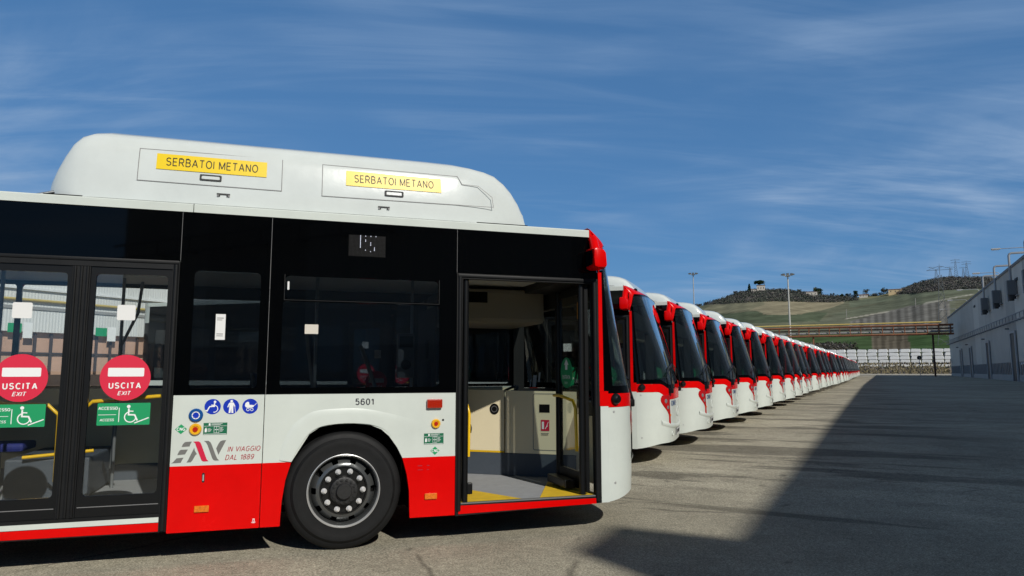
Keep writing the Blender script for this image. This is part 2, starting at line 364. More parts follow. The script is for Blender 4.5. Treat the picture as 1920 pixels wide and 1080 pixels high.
def make_bus(first):
    """first = the near bus with open front door and all its marks; otherwise the row bus"""
    T = thing('city_bus', 'x', 'bus')
    # --- flanks
    def strip(name, x0, x1, z0, z1, m, mp, t=.045, h=0.0, top=None):
        return MB().plate([(x0, z0), (x1, z0), (x1, z1), (x0, z1)], [], -t + h, h, m, mp).build(name, T)
    up = [p for p in ARCH if p[1] > .743]; 
    strip('side_panel', -1.342, -.6605, .743, 1.295, 'bus_white', side)
    strip('skirt_panel', -1.342, -.6635, .235, .743, 'bus_red', side)
    MB().plate([(-.6545, .743), (-.4315, .743)] + up[1:] + [(.4855, .743), (.952, .743), (.952, 1.295), (-.6545, 1.295)], [], -.045, 0, 'bus_white', side).build('side_panel', T)
    lo = [p for p in ARCH if p[1] <= .743]
    lo_l = [p for p in lo if p[0] < 0]; lo_r = [p for p in lo if p[0] > 0]
    MB().plate([(-.6575, .235)] + lo_l + [(-.4315, .743), (-.6575, .743)], [], -.045, 0, 'bus_red', side).build('skirt_panel', T)
    MB().plate([(.4855, .743)] + lo_r + [(.952, .235), (.952, .743)], [], -.045, 0, 'bus_red', side).build('skirt_panel', T)
    # raised flare over the wheel arch
    fl = MB(); crease = [(-.53, .76), (-.50, .90), (-.43, 1.035), (-.345, 1.112), (-.24, 1.158), (-.05, 1.172), (.14, 1.168), (.32, 1.135), (.55, 1.075), (.73, 1.012)]
    inn = [(-.432, .745), (-.40, .815), (-.345, .91), (-.28, .985), (-.19, 1.03), (-.04, 1.048), (.10, 1.046), (.22, 1.03), (.33, .985), (.40, .91)]
    def fine(p):
        o = []
        for i in range(len(p) - 1):
            a, b_, c, d_ = p[max(0, i - 1)], p[i], p[i + 1], p[min(len(p) - 1, i + 2)]
            for q in range(5):
                t = q / 5; o.append(tuple(.5 * (2 * b_[j] + (c[j] - a[j]) * t + (2 * a[j] - 5 * b_[j] + 4 * c[j] - d_[j]) * t * t + (3 * b_[j] - a[j] - 3 * c[j] + d_[j]) * t ** 3) for j in (0, 1)))
        return o + [p[-1]]
    crease, inn = fine(crease), fine(inn)
    rows = []
    for k, (hh, w) in enumerate(((0.0, 0), (.005, .14), (.009, .40), (.011, 1.0))):
        rows.append([side(c[0] + (i_[0] - c[0]) * w, c[1] + (i_[1] - c[1]) * w, hh * (1 - sst(n, 28, 45)) + .0008) for n, (c, i_) in enumerate(zip(crease, inn))])
    rows.append([side(i_[0], i_[1], -.03) for i_ in inn])
    fl.grid(rows, 'bus_white'); fl.build('wheel_arch_flare', T)
    # rear half of the right flank and the whole left flank
    def arch_at(cx): return [(cx + p[0] * 1.0, p[1]) for p in ARCH]
    ra = arch_at(WB)
    MB().plate([(LB + .25, .743)] + [(WB - .4315, .743)] + [p for p in ra if p[1] > .743] + [(WB + .4855, .743), (-2.765, .743), (-2.765, 1.295), (LB + .25, 1.295)], [], -.045, 0, 'bus_white', side).build('side_panel', T)
    MB().plate([(LB + .25, .235)] + [p for p in ra if p[1] <= .743 and p[0] < WB] + [(WB - .4315, .743), (LB + .25, .743)], [], -.045, 0, 'bus_red', side).build('skirt_panel', T)
    MB().plate([(WB + .4855, .743)] + [p for p in ra if p[1] <= .743 and p[0] > WB] + [(-2.765, .235), (-2.765, .743)], [], -.045, 0, 'bus_red', side).build('skirt_panel', T)
    xs_ = [2.34, .952, .557]
    fa = list(reversed(ARCH)); rr = list(reversed(ra))
    MB().plate([(LB + .25, .743), (WB - .4315, .743)] + [p for p in ra if p[1] > .743] + [(WB + .4855, .743), (-.4315, .743)] + up + [(.4855, .743), (2.395, .743), (2.395, 1.295), (LB + .25, 1.295)], [], -.045, 0, 'bus_white', lside).build('side_panel', T)
    for a0, a1 in ((LB + .25, WB), (WB, 0), (0, 2.395)):
        pl = []
        if a0 == LB + .25: pl = [(a0, .235)] + [p for p in ra if p[1] <= .743 and p[0] < WB] + [(WB - .4315, .743), (a0, .743)]
        elif a0 == WB: pl = [(WB + .4855, .743)] + [p for p in ra if p[1] <= .743 and p[0] > WB] + [p for p in lo_l] + [(-.4315, .743)]
        else: pl = [(.4855, .743)] + lo_r + [(2.395, .235), (2.395, .743)]
        MB().plate(pl, [], -.045, 0, 'bus_red', lside).build('skirt_panel', T)
    # --- bonded black glazing: band with window openings, then the panes
    def band(x0, x1, z0, z1, holes, mp, pane_m='window_tint'):
        hs_ = [rrect(*h, .03, 3)[0] for h in holes]
        bd = MB().plate([(x0, z0), (x1, z0), (x1, z1), (x0, z1)], hs_, -.03, .001, 'bus_black', mp).build('window_band', T)
        for h in holes:
            MB().plate([(h[0] + .0005, h[2] + .0005), (h[1] - .0005, h[2] + .0005), (h[1] - .0005, h[3] - .0005), (h[0] + .0005, h[3] - .0005)], [], -.014, -.006, pane_m, mp).build('window_pane', T)
    band(-1.343, -.655, 1.297, 2.776, [(-1.235, -.725, 1.35, 2.30)], side)
    band(-.649, .953, 1.297, 2.776, [(-.545, .80, 1.35, 2.07), (-.53, .785, 2.092, 2.29)], side)
    MB().plate([(.957, 2.378), (2.362, 2.378), (2.30, 2.66), (2.268, 2.776), (.957, 2.776)], [], -.03, .001, 'bus_black', side).build('header_panel', T)
    MB().plate([(-2.76, 2.372), (-1.349, 2.372), (-1.349, 2.776), (-2.76, 2.776)], [], -.03, .001, 'bus_black', side).build('header_panel', T)
    band(LB + .25, -2.766, 1.297, 2.776, [(-4.2, -2.9, 1.35, 2.3), (-5.7, -4.35, 1.35, 2.3), (-7.2, -5.85, 1.35, 2.3)], side)
    clear = 'clear_glass' if first else 'window_tint'
    band(LB + .25, -4.62, 1.297, 2.776, [(-7.2, -5.95, 1.33, 2.40), (-5.85, -4.70, 1.33, 2.40)], lside)
    band(-4.615, -1.605, 1.297, 2.776, [(-4.55, -3.22, 1.33, 2.40), (-3.17, -1.65, 1.33, 2.40)], lside, clear)
    band(-1.60, 2.36, 1.297, 2.776, [(-1.55, -.64, 1.33, 2.30), (-.58, .72, 1.33, 2.30), (.80, 2.25, 1.33, 2.3)], lside)
    # --- roof with white cantrails
    rf = MB(); prof = [(0.03, 2.80), (.10, 2.846), (.5, 2.875), (1.25, 2.885), (2.0, 2.875), (2.4, 2.846), (2.47, 2.80)]
    rf.grid([[Vector((x, y, z)) for y, z in prof] for x in (LB + .1, 2.27)], 'bus_white'); rf.grid([[Vector((x, y, z - .05)) for y, z in prof] for x in (LB + .1, 2.27)], 'bus_white')
    roof = rf.build('roof', T)
    for s_, nm in ((0, side), (1, lside)):
        for x0, x1 in ((LB + .2, -1.27), (-1.264, 2.268)):
            MB().plate([(-.10, 2.838), (-.02, 2.853), (0.002, 2.851), (.006, 2.842), (.006, 2.781), (-.10, 2.781)], [], x0, x1, 'bus_white', (lambda a, b, h: (h, -a, b)) if s_ == 0 else (lambda a, b, h: (h, 2.5 + a, b))).build('cantrail', roof)
    # --- gas tank cover on the roof
    st = [(-2.40, .02, .30), (-2.36, .22, .20), (-2.31, .40, .13), (-2.26, .58, .085), (-2.20, .78, .045), (-2.14, .90, .02), (-2.06, .975, .006), (-1.95, 1.0, 0), (-1.2, 1.0, 0), (0, 1.0, 0), (.7, .995, 0), (.95, .985, 0), (1.12, .955, .008), (1.25, .91, .02), (1.36, .84, .038), (1.45, .72, .06), (1.53, .57, .085), (1.60, .40, .115), (1.66, .22, .15), (1.71, .03, .20)]
    pr = [(.055, 2.866), (.061, 2.96), (.071, 3.06), (.086, 3.165), (.104, 3.265), (.126, 3.34), (.16, 3.39), (.215, 3.42), (.28, 3.455), (.42, 3.482), (.75, 3.50), (1.25, 3.505)]
    pr = pr + [(2.5 - y, z) for y, z in reversed(pr[:-1])]
    def squash(s_, k):
        H = .639 * k; kn = .62 * H
        if s_ <= kn: return s_
        d_ = H - kn; return kn + d_ * (1 - math.exp(-(s_ - kn) / d_)) / (1 - math.exp(-(.639 - kn) / d_))
    rows = []
    for x, k, e in st:
        r_ = []
        for y, z in pr:
            yy = 1.25 + (y - 1.25) * (1 - e / 1.25 * 1.0); r_.append(Vector((x, yy, 2.866 + squash(z - 2.866, k))))
        rows.append(r_)
    # refine along x
    fine = []
    for i in range(len(rows) - 1):
        fine.append(rows[i])
    fine.append(rows[-1])
    d = MB(); d.grid(fine, 'dome_white'); dome = d.build('tank_cover', T)
    MB().box(-2.36, 1.66, .066, 2.434, 2.84, 2.874, 'under_black').build('cover_seal', dome)  # dark strip standing in for the shade in the gap under the cover
    cw = MB().tube([(-2.42, .10, 2.86), (-2.30, .12, 2.90)], .012, 'pole_grey').build('cover_strap', dome) if first else None
    for k, (hx, hw) in enumerate((((-1.709, -.590, 3.030, 3.318), 0), ((-.251, 1.317, 3.015, 3.309), 1))):
        if k == 0: o_ = [(hx[0], 3.033), (hx[1], 3.030), (hx[1], 3.328), (hx[0], 3.312)]
        else: o_ = [(-.252, 3.013), (1.317, 3.024), (1.306, 3.123), (1.174, 3.225), (1.018, 3.229), (.976, 3.307), (-.251, 3.309)]
        o_ = [(a0 + (a1 - a0) * i / 6, b0 + (b1 - b0) * i / 6) for (a0, b0), (a1, b1) in zip(o_, o_[1:] + o_[:1]) for i in range(6)]
        mark('hatch', [(stroke(o_ + [o_[0]], .006), 'seam_grey')], dome, domeside, .0015)
        lb = (-1.578, -.716, 3.143, 3.281) if k == 0 else (-.047, .817, 3.128, 3.268)
        mark('warning_label', [(rect(*lb), 'yellow_label'), (text('SERBATOI METANO', lb[0] + .072, lb[2] + .034, lb[1] - lb[0] - .144, .074, bold=.115), 'ink')], dome, domeside, .0028)
        hc = (-1.158, 3.098) if k == 0 else (.38, 3.082)
        hd = MB()
        pts = [(hc[0] + .085 * max(-1, min(1, 1.5 * cos(a))), hc[1] + .026 * max(-1, min(1, 1.4 * sin(a)))) for a in [2 * pi * i / 20 for i in range(20)]]
        hd.plate(pts, [[(hc[0] + (p[0] - hc[0]) * .84, hc[1] + (p[1] - hc[1]) * .6) for p in pts]], .001, .006, 'seam', domeside)
        hd.plate([(hc[0] + (p[0] - hc[0]) * .80, hc[1] + (p[1] - hc[1]) * .52) for p in pts], [], .001, .004, 'dome_white', domeside)
        hd.build('latch_handle', dome)
        sc_ = (-1.052, 2.953) if k == 0 else (.289, 2.94)
        mark('tie_slot', [(rect(sc_[0] - .052, sc_[0] + .052, sc_[1] + .004, sc_[1] + .016), 'seam'), (rect(sc_[0] - .05, sc_[0] - .035, sc_[1] - .014, sc_[1] + .004) + rect(sc_[0] + .035, sc_[0] + .05, sc_[1] - .014, sc_[1] + .004), 'seam_grey'), (disc(sc_[0] - .03, sc_[1] - .006, .006, 10) + disc(sc_[0] + .03, sc_[1] - .006, .006, 10), 'ink')], dome, domeside, .003)
    # --- front end
    b = MB(); patch(b, -1, 1, bot, lambda u: red_lo(u) - .003, 0, 'bus_white', 80, 14, inner='dash_black')
    bump = b.build('front_bumper', T)
    b = MB(); patch(b, -1, 1, red_lo, lambda u: red_hi(u) - .002, .001, 'bus_red', 80, 4, inner='dash_black'); b.build('front_band', T)
    b = MB(); patch(b, -1, -.90, red_hi, 2.46, -.002, 'bus_black', 8, 10); patch(b, .90, 1, red_hi, 2.46, -.002, 'bus_black', 8, 10)
    patch(b, -.90, .90, red_hi, lambda u: red_hi(u) + .07, -.002, 'bus_black', 60, 3); patch(b, -.90, .90, lambda u: wind_hi(u) - .03, wind_hi, -.002, 'bus_black', 60, 2)
    b.build('windscreen_surround', T)
    b = MB(); patch(b, -.899, .899, lambda u: red_hi(u) + .071, lambda u: wind_hi(u) - .031, -.003, 'windscreen_glass', 64, 14, .006); b.build('windscreen', T)
    b = MB(); patch(b, -1, 1, lambda u: wind_hi(u) + .002, 2.858, .006, 'bus_red', 64, 8, inner='dash_black')
    cap = [[fr(-1 + 2 * i / 32, 2.858, .006), Vector((2.255, 1.25 * (1 + sin((-1 + 2 * i / 32) * pi / 2)), 2.872))] for i in range(33)]
    b.grid(cap, 'bus_red')
    for i in (-1, 1):
        c_ = fr(.62 * i, 2.80); b.lathe([(-.02, .0), (-.02, .03), (.02, .03), (.02, 0)], (c_.x + .01, c_.y, c_.z), 'black_plastic', 12)
    fair = b.build('front_fairing', T)
    for mp in (side, lside):
        MB().plate([(2.270, 2.853), (2.285, 2.853), (2.372, 2.56), (2.372, 2.43), (2.318, 2.60), (2.275, 2.77)], [], -.03, .004, 'bus_red', mp).build('fairing_cheek', fair)
        MB().plate([(2.360, 1.297), (2.404, 1.297), (2.396, 2.44), (2.360, 2.44)], [], -.03, .003, 'bus_red', mp).build('corner_post', T)
        MB().plate([(2.362, 1.156), (2.45, 1.156), (2.45, 1.296), (2.362, 1.296)], [], -.03, .002, 'bus_red', mp).build('corner_band', T)
        MB().plate([(2.368, .262), (2.45, .262), (2.45, 1.153), (2.368, 1.153)], [], -.03, .001, 'bus_white', mp).build('corner_panel', T)
    MB().box(2.30, 2.44, 2.43, 2.468, .40, 2.44, 'dash_black').build('corner_lining', T); MB().box(2.30, 2.44, .032, .068, 1.16, 2.30, 'dash_black').build('corner_lining', T)
    # camera pod, rivets, low bumper details
    c_ = fr(-.80, 1.215, .0)
    pod = MB(); p0 = fr(-.86, 1.225, .0); nrm = Vector((.45, -.9, 0)).normalized()
    def podmb(p0, nrm):
        q = MB(); e1 = Vector((0, 0, 1)); e2 = nrm.cross(e1)
        rows = []
        for h, r in ((0, .055), (.015, .056), (.035, .048), (.05, .034), (.052, .0)):
            rows.append([p0 + nrm * h + (e1 * sin(2 * pi * i / 20) * .95 + e2 * cos(2 * pi * i / 20)) * r for i in range(21)])
        q.grid(rows, 'black_plastic'); return q
    podmb(fr(-.885, 1.222, .0), nrm).build('camera_pod', T)
    for u, z in ((-.90, 1.10), (-.895, .435), (.90, 1.10), (.895, .435)):
        c_ = fr(u, z, .001); q = MB(); n_ = (fr(u, z, .01) - fr(u, z)).normalized(); e1 = Vector((0, 0, 1)); e2 = n_.cross(e1)
        q.grid([[c_ + n_ * h + (e1 * sin(2 * pi * i / 10) + e2 * cos(2 * pi * i / 10)) * r for i in range(11)] for h, r in ((0, .012), (.003, .011), (.004, .006), (.002, 0))], 'rim_steel'); q.build('panel_screw', bump)
    for s_ in (-1, 1):                                      # headlamps: tall teardrop bezels with lamps
        def hz0(u): k = (abs(u) - .40) / .24; return .60 + .30 * max(0, min(1, k)) ** 1.3
        b = MB(); ua, ub = (.38, .62)
        rows = []; back = []
        for j in range(13):
            w = j / 12; z = .63 + .46 * w
            ul = .395 + .01 * w; uh = .44 + .17 * sst(w, .25, .85) - .03 * max(0, (w - .85) / .15) ** 2
            rows.append([fr(s_ * (ul + (uh - ul) * i / 8), z, .012 - .010 * (abs(i / 4 - 1)) ** 4) for i in range(9)])
        b.grid(rows, 'lamp_red'); hl = b.build('headlamp', T)
        for w, r, mm_ in ((.80, .038, 'lamp_glass'), (.58, .032, 'lamp_glass'), (.30, .022, 'amber')):
            z = .63 + .46 * w; u = s_ * (.40 + .04 * w + .5 * .17 * sst(w, .25, .85)); c_ = fr(u, z, .012); n_ = (fr(u, z, .01) - fr(u, z)).normalized(); e1 = Vector((0, 0, 1)); e2 = n_.cross(e1)
            MB().grid([[c_ + n_ * h + (e1 * sin(2 * pi * i / 14) + e2 * cos(2 * pi * i / 14)) * r_ for i in range(15)] for h, r_ in ((-.004, r), (.004, r * .9), (.007, 0))], mm_).build('lamp', hl)
    # emblem: blue oval letters; number plate; tow hole
    def fmap(a, bb, h): return tuple(fr(a, bb, h + .002))
    em = []
    for k, u in enumerate((-.33, -.25, -.17)): em += ring(0, 0, 0, 0, n=1) if False else [[(u + .032 * c0[0], .955 + .045 * c0[1]), (u + .032 * c1[0], .955 + .045 * c1[1]), (u + .018 * c1[0], .955 + .028 * c1[1]), (u + .018 * c0[0], .955 + .028 * c0[1])] for c0, c1 in [((cos(2 * pi * i / 16), sin(2 * pi * i / 16)), (cos(2 * pi * (i + 1) / 16), sin(2 * pi * (i + 1) / 16))) for i in range(16)]]
    em += rect(-.26, -.24, .93, .98); em += rect(-.115, -.10, .945, .965)
    mark('front_logo', [(em, 'emblem_blue')], T, fmap, .001)
    b = MB(); rows = [[fr(u, z, .012) for u in (-.16, -.08, 0, .08, .16)] for z in (.42, .53)]; back = [[fr(u, z, -.004) for u in (-.16, -.08, 0, .08, .16)] for z in (.42, .53)]
    b.grid(rows, 'plate_white', False); b.grid([rows[0], back[0]], 'seam'); b.grid([rows[1], back[1]], 'seam'); b.grid([[r[0] for r in rows], [r[0] for r in back]], 'seam')
    pc = []
    for k in range(6): pc += rect(-.125 + k * .042, -.125 + k * .042 + .026, .445, .505)
    for p in pc: b.add([tuple(fr(a, bb, .0135)) for a, bb in p], [(0, 1, 2, 3)], 'number_ink')
    b.build('number_plate', T)
    # oval badge recess and tow hole
    for u, z, ru, rz in ((-.02, .80, .05, .075), (-.335, .47, .02, .035)):
        b = MB(); b.grid([[fr(u + ru * k * cos(2 * pi * i / 20), z + rz * k * sin(2 * pi * i / 20), h) for i in range(21)] for k, h in ((1.2, .002), (1.05, .014), (.9, .012), (.8, .003))], 'bus_white')
        b.grid([[fr(u + ru * k * cos(2 * pi * i / 20), z + rz * k * sin(2 * pi * i / 20), .004) for i in range(21)] for k in (.8, .01)], 'seam_grey'); b.build('badge_recess', bump)
    # body crease on the lower front
    b = MB(); b.grid([[fr(u, z0 + .10 * (abs(u) / .6) ** 2, h) for u in [-.6 + 1.2 * i / 40 for i in range(41)]] for z0, h in ((.60, .001), (.585, .012), (.565, .018), (.54, .012), (.52, .001))], 'bus_white'); b.build('bumper_crease', bump)
    # wipers
    for s_ in (-1, 1):
        b = MB(); p0 = fr(.40 * s_, red_hi(.40) + .0, .015)
        b.tube([fr(.42 * s_, 1.16, .01), fr(.42 * s_, 1.20, .05), fr(.36 * s_, 1.40, .045), fr(.30 * s_, 1.52, .035)], .014, 'black_plastic', 8)
        b.tube([fr(.46 * s_, 1.40, .022), fr(.30 * s_, 1.52, .025), fr(.06 * s_, 1.60, .022)], .012, 'black_plastic', 6)
        b.bbox(p0.x - .03, p0.x + .05, p0.y - .05, p0.y + .05, 1.12, 1.20, .015, 'black_plastic'); b.build('wiper', T)
    # mirrors hanging from the roof corners
    for s_ in (-1, 1):
        f = (lambda x, y, z: (x, y, z)) if s_ < 0 else (lambda x, y, z: (x, 2.5 - y, z))
        q = MB(); sec = [(2.222, 2.55), (2.226, 2.645), (2.255, 2.66), (2.335, 2.645), (2.362, 2.61), (2.372, 2.478), (2.358, 2.455), (2.27, 2.448), (2.230, 2.462)]
        for k in range(len(sec)): pass
        vs = []; ys = ((-.015, .88), (-.03, 1.0), (-.175, .96), (-.20, .86), (-.205, .72))
        rows = [[f(2.305 + (x - 2.305) * k, y, 2.555 + (z - 2.555) * k) for x, z in sec + [sec[0]]] for y, k in ys]
        q.grid(rows, 'bus_red', False); q.add(rows[0][:-1], [tuple(range(9))], 'bus_red'); q.add(rows[-1][:-1], [tuple(range(9))], 'bus_red')
        q.tube([f(2.31, .04, 2.78), f(2.305, -.03, 2.745), f(2.30, -.085, 2.63)], [.045, .045, .05], 'bus_red', 10)
        mr = q.build('mirror', T)
        MB().plate([(2.495 + 0, -.0)] if False else [(-.18, 2.49), (-.05, 2.48), (-.04, 2.56), (-.055, 2.63), (-.175, 2.625), (-.188, 2.56)], [], 0, .006, 'bus_black', lambda a, b_, h: f(2.221 - h, a, b_)).build('mirror_glass', mr)
    # --- wheels
    def wheel(cx, y0, s_, full):
        w = thing('wheel', '', ''); 
        for k in ('label', 'category'): del w[k]
        w.parent = T; w.location = (cx, y0, .488)
        g = lambda prof: [(s_ * y, r) for y, r in prof]
        MB().lathe(g([(.02, .285), (.0, .295), (-.002, .31), (.003, .335), (-.006, .37), (-.003, .41), (.012, .425), (.016, .43), (.020, .432), (.026, .460), (.040, .478), (.058, .486), (.09, .488), (.092, .478), (.10, .478), (.102, .488), (.135, .488), (.137, .478), (.145, .478), (.147, .488), (.18, .488), (.182, .478), (.19, .478), (.192, .488), (.21, .488), (.235, .474), (.26, .44), (.27, .40), (.26, .29)]), (0, 0, 0), 'tyre', 96).build('tyre', w)
        if not full:
            MB().lathe(g([(.0, .298), (.005, .285), (.03, .27), (.07, .262), (.09, .25), (.06, .19), (.05, .12), (.02, .11), (.015, 0)]), (0, 0, 0), 'rim_dark', 32).build('rim', w); return
        MB().lathe(g([(.012, .300), (-.008, .302), (-.010, .296), (.0, .289), (.008, .286)]), (0, 0, 0), 'rim_steel', 96).lathe(g([(.0085, .286), (.018, .280), (.05, .272), (.085, .268)]), (0, 0, 0), 'rim_grey', 96).build('rim', w)
        # disc with ten hand holes
        dsc = MB(); NS = 120; prof = [(.085, .268), (.075, .262), (.05, .248), (.03, .225), (.022, .20), (.022, .188), (.034, .182), (.036, .115)]
        rows = []
        for i in range(NS + 1):
            a = 2 * pi * i / NS; rows.append([(r * cos(a), s_ * y, r * sin(a)) for y, r in prof])
        vs = [p for r_ in rows for p in r_]; kk = len(prof); fs = []; fd = []
        for i in range(NS):
            ph = ((i + .5) / NS * 10 + .5) % 1.0
            for j in range(kk - 1):
                hole = (j in (1, 2) and abs(ph - .5) < .17)
                if not hole: (fs if j < 4 else fd).append((i * kk + j, (i + 1) * kk + j, (i + 1) * kk + j + 1, i * kk + j + 1))
        dsc.add(vs, fs, 'rim_grey', True); dsc.add(vs, fd, 'rim_dark', True)
        dsc.lathe(g([(.11, .27), (.11, .12)]), (0, 0, 0), 'under_black', 32); dsc.build('wheel_disc', w)
        hb = MB().lathe(g([(.036, .118), (.0, .116), (-.02, .112), (-.024, .10), (-.024, .066), (-.05, .064), (-.056, .058), (-.056, 0)]), (0, 0, 0), 'hub_black', 40)
        for i in range(14):
            a = 2 * pi * i / 14; hb.tube([(.092 * cos(a), -s_ * .02, .092 * sin(a)), (.092 * cos(a), -s_ * .034, .092 * sin(a))], .011, 'hub_black', 6)
        hb.build('hub', w)
        for i in range(10):
            a = 2 * pi * (i + .5) / 10 + .31
            q = MB(); p = Vector((.160 * cos(a), .03 * s_, .160 * sin(a))); n_ = Vector((0, -s_, 0))
            q.tube([p, p + n_ * .012], .024, 'nut_steel', 14); q.tube([p + n_ * .012, p + n_ * .038], [.0175, .0165], 'nut_steel', 6); q.tube([p + n_ * .038, p + n_ * .05], [.010, .009], 'nut_steel', 10)
            q.build('wheel_nut', w)
        mark('tyre_lettering', [(ring(0, 0, .372, .3735, 0, 360, 60), 'seam'), (ring(0, 0, .329, .3305, 0, 360, 60), 'seam')], w, lambda a, bb, h: (a, -h, bb), .0) if False else None
    if 'rim_grey' not in MT: mat('rim_grey', (.115, .12, .12), .24, metal=.6)
    wheel(0, .022, 1, first); wheel(0, 2.478, -1, False); wheel(WB, .022, 1, False); wheel(WB, 2.478, -1, False)
    # --- underbody, wheel wells, floor
    ch = MB()
    ch.box(-7.5, 2.45, .76, 1.74, .21, .30, 'under_black')
    for y0, y1 in ((.05, .76), (1.74, 2.45)):
        for x0, x1 in ((.62, 2.36), (WB + .62, -.58), (-7.5, WB - .58)): ch.box(x0, x1, y0, y1, .25, .30, 'under_black')
        for cx in (0, WB):
            ch.box(cx - .58, cx - .565, y0, y1, .25, 1.10, 'under_black'); ch.box(cx + .605, cx + .62, y0, y1, .25, 1.10, 'under_black')
            ch.box(cx - .565, cx + .605, y0, y1, 1.085, 1.10, 'under_black')
    for cx in (0, WB):
        ch.box(cx - .56, cx + .60, .75, .765, .25, 1.09, 'under_black'); ch.box(cx - .56, cx + .60, 1.735, 1.75, .25, 1.09, 'under_black')
        ch.tube([(cx, .3, .40), (cx, 2.2, .40)], .07, 'under_black', 8)
    ch.build('chassis', T)
    fl = MB(); fl.box(-7.5, 2.36, .767, 1.733, .305, .332, 'floor_grey')
    for y0, y1 in ((.03, .765), (1.735, 2.45)):
        for x0, x1 in ((.622, 2.36), (WB + .622, -.582), (-7.5, WB - .582)): fl.box(x0, x1, y0, y1, .305, .332, 'floor_grey')
    floor = fl.build('floor', T)
    yl = MB()
    yl.add([(1.0, .015, .337), (1.585, .03, .337), (1.22, .72, .337), (1.0, .80, .337)], [(0, 1, 2, 3)], 'floor_yellow')
    yl.add([(1.76, .03, .337), (2.34, .02, .337), (2.34, .95, .337), (2.16, .88, .337)], [(0, 1, 2, 3)], 'floor_yellow'); yl.build('floor_marking', floor)
    # inner lining
    li = MB(); li.box(LB + .26, 2.34, .06, 2.44, 2.44, 2.46, 'ceiling_grey'); li.build('ceiling', T)
    li = MB()
    li.box(LB + .26, -2.77, .05, .07, .33, 1.30, 'cream'); li.box(-1.33, -.60, .05, .07, .33, 1.30, 'cream'); li.box(.64, .945, .05, .07, .33, 1.30, 'cream')
    li.box(LB + .26, -.60, 2.43, 2.45, .50, 1.30, 'cream'); li.box(LB + .26, -.60, 2.425, 2.45, .33, .50, 'plinth_blue')
    li.box(.64, 2.30, 2.43, 2.45, .33, 1.28, 'cream'); li.build('wall_lining', T)
    MB().plate([(-.58, .33), (.62, .33), (.62, 1.105), (-.58, 1.105)], [], .768, .79, 'cream', lambda a, b_, h: (a, h, b_)).build('wheel_housing', T)
    q = MB(); q.box(-.58, .62, .06, .79, 1.105, 1.125, 'cream'); q.build('wheel_housing_top', T)
    MB().box(-.58, .62, 1.71, 2.43, .33, 1.12, 'cream').build('wheel_housing', T)
    # --- driver's compartment
    A = Vector((1.30, 1.93, 0)); B = Vector((2.56, 1.03, 0)); e = (B - A).normalized(); nn = Vector((e.y, -e.x, 0)); Lp = (B - A).length
    pm = lambda a, b_, h: tuple(A + e * a + nn * h + Vector((0, 0, b_)))
    cab = MB().plate([(0, .335), (Lp, .335), (Lp, .575), (0, .575)], [], -.03, .012, 'plinth_blue', pm)
    cab = cab.build('driver_partition', T)
    MB().plate([(.0, .60), (.715, .595), (.715, 1.272), (.0, 1.277)], [], -.03, 0, 'cream', pm).build('partition_door', cab)
    MB().plate([(.735, .578), (Lp, .578), (Lp, 1.26), (.735, 1.268)], [], -.03, .006, 'cream', pm).build('partition_panel', cab)
    mark('partition_trim', [(rect(.0, .72, .577, .597), 'handrail_yellow')], cab, pm, .004)
    mark('door_grip', [(disc(.60, 1.06, .062, 24, .9), 'under_black'), (ring(.60, 1.06, .03, .036), 'seam_grey')], cab, pm, .003)
    o_ = rrect(1.06, 1.36, .62, 1.235, .02)[0]
    mark('panel_hatch', [(stroke(o_ + [o_[0]], .007), 'seam_grey'), (rect(1.13, 1.25, 1.03, 1.12), 'under_black'), (rect(1.15, 1.245, .83, .95), 'logo_red'), (rect(1.16, 1.185, .85, .93) + stroke([(1.20, .85), (1.235, .93)], .006) + stroke([(1.20, .86), (1.23, .89)], .006), 'label_white'), (rect(1.15, 1.24, .80, .806) + rect(1.155, 1.235, .785, .790), 'seam_grey')], cab, pm, .0085)
    q = MB(); q.bbox(1.15, 2.30, 1.30, 2.40, 2.02, 2.40, .05, 'cab_tan'); cl = q.build('cab_locker', T)
    mark('locker_grille', [(rect(1.22, 1.62, 2.24, 2.36), 'under_black')], cl, lambda a, b_, h: (a, 1.30 - h, b_), .002)
    q = MB(); q.box(2.12, 2.62, 1.62, 2.36, .90, 1.17, 'dash_black'); q.bbox(2.20, 2.60, 1.62, 2.34, 1.17, 1.25, .03, 'dash_black'); q.box(2.58, 2.80, .55, 1.62, 1.02, 1.16, 'dash_black'); q.box(2.55, 2.78, .40, 2.1, .34, 1.02, 'cream'); dsh = q.build('dashboard', T)
    q = MB(); cc = Vector((1.95, 1.85, 1.18)); ax = Vector((-.55, 0, .83)).normalized(); e1 = Vector((0, 1, 0)); e2 = ax.cross(e1)
    q.tube([cc + (e1 * cos(2 * pi * i / 24) + e2 * sin(2 * pi * i / 24)) * .23 for i in range(25)], .016, 'dash_black', 8, False)
    q.tube([cc, cc - ax * .4], .03, 'dash_black', 8); q.tube([cc - e1 * .22, cc + e1 * .22], .015, 'dash_black', 6); q.build('steering_wheel', T)
    q = MB(); q.bbox(1.10, 1.55, 1.62, 2.12, .78, .90, .05, 'dash_black'); q.bbox(1.02, 1.14, 1.64, 2.10, .88, 1.62, .05, 'dash_black'); q.bbox(1.03, 1.12, 1.76, 1.98, 1.62, 1.85, .04, 'dash_black'); q.tube([(1.3, 1.87, .35), (1.3, 1.87, .8)], .08, 'dash_black'); q.build('driver_seat', T)
    MB().box(1.06, 1.075, 1.42, 2.42, .34, 2.2, 'dash_black').build('driver_screen', T)
    mark('paper_note', [(rect(1.72, 1.84, 1.30, 1.44) + rect(1.60, 1.66, 1.36, 1.47) + rect(1.90, 1.93, 1.30, 1.38), 'paper')], dsh, lambda a, b_, h: (2.34 + .1 * (b_ - 1.3), a, b_), 0)
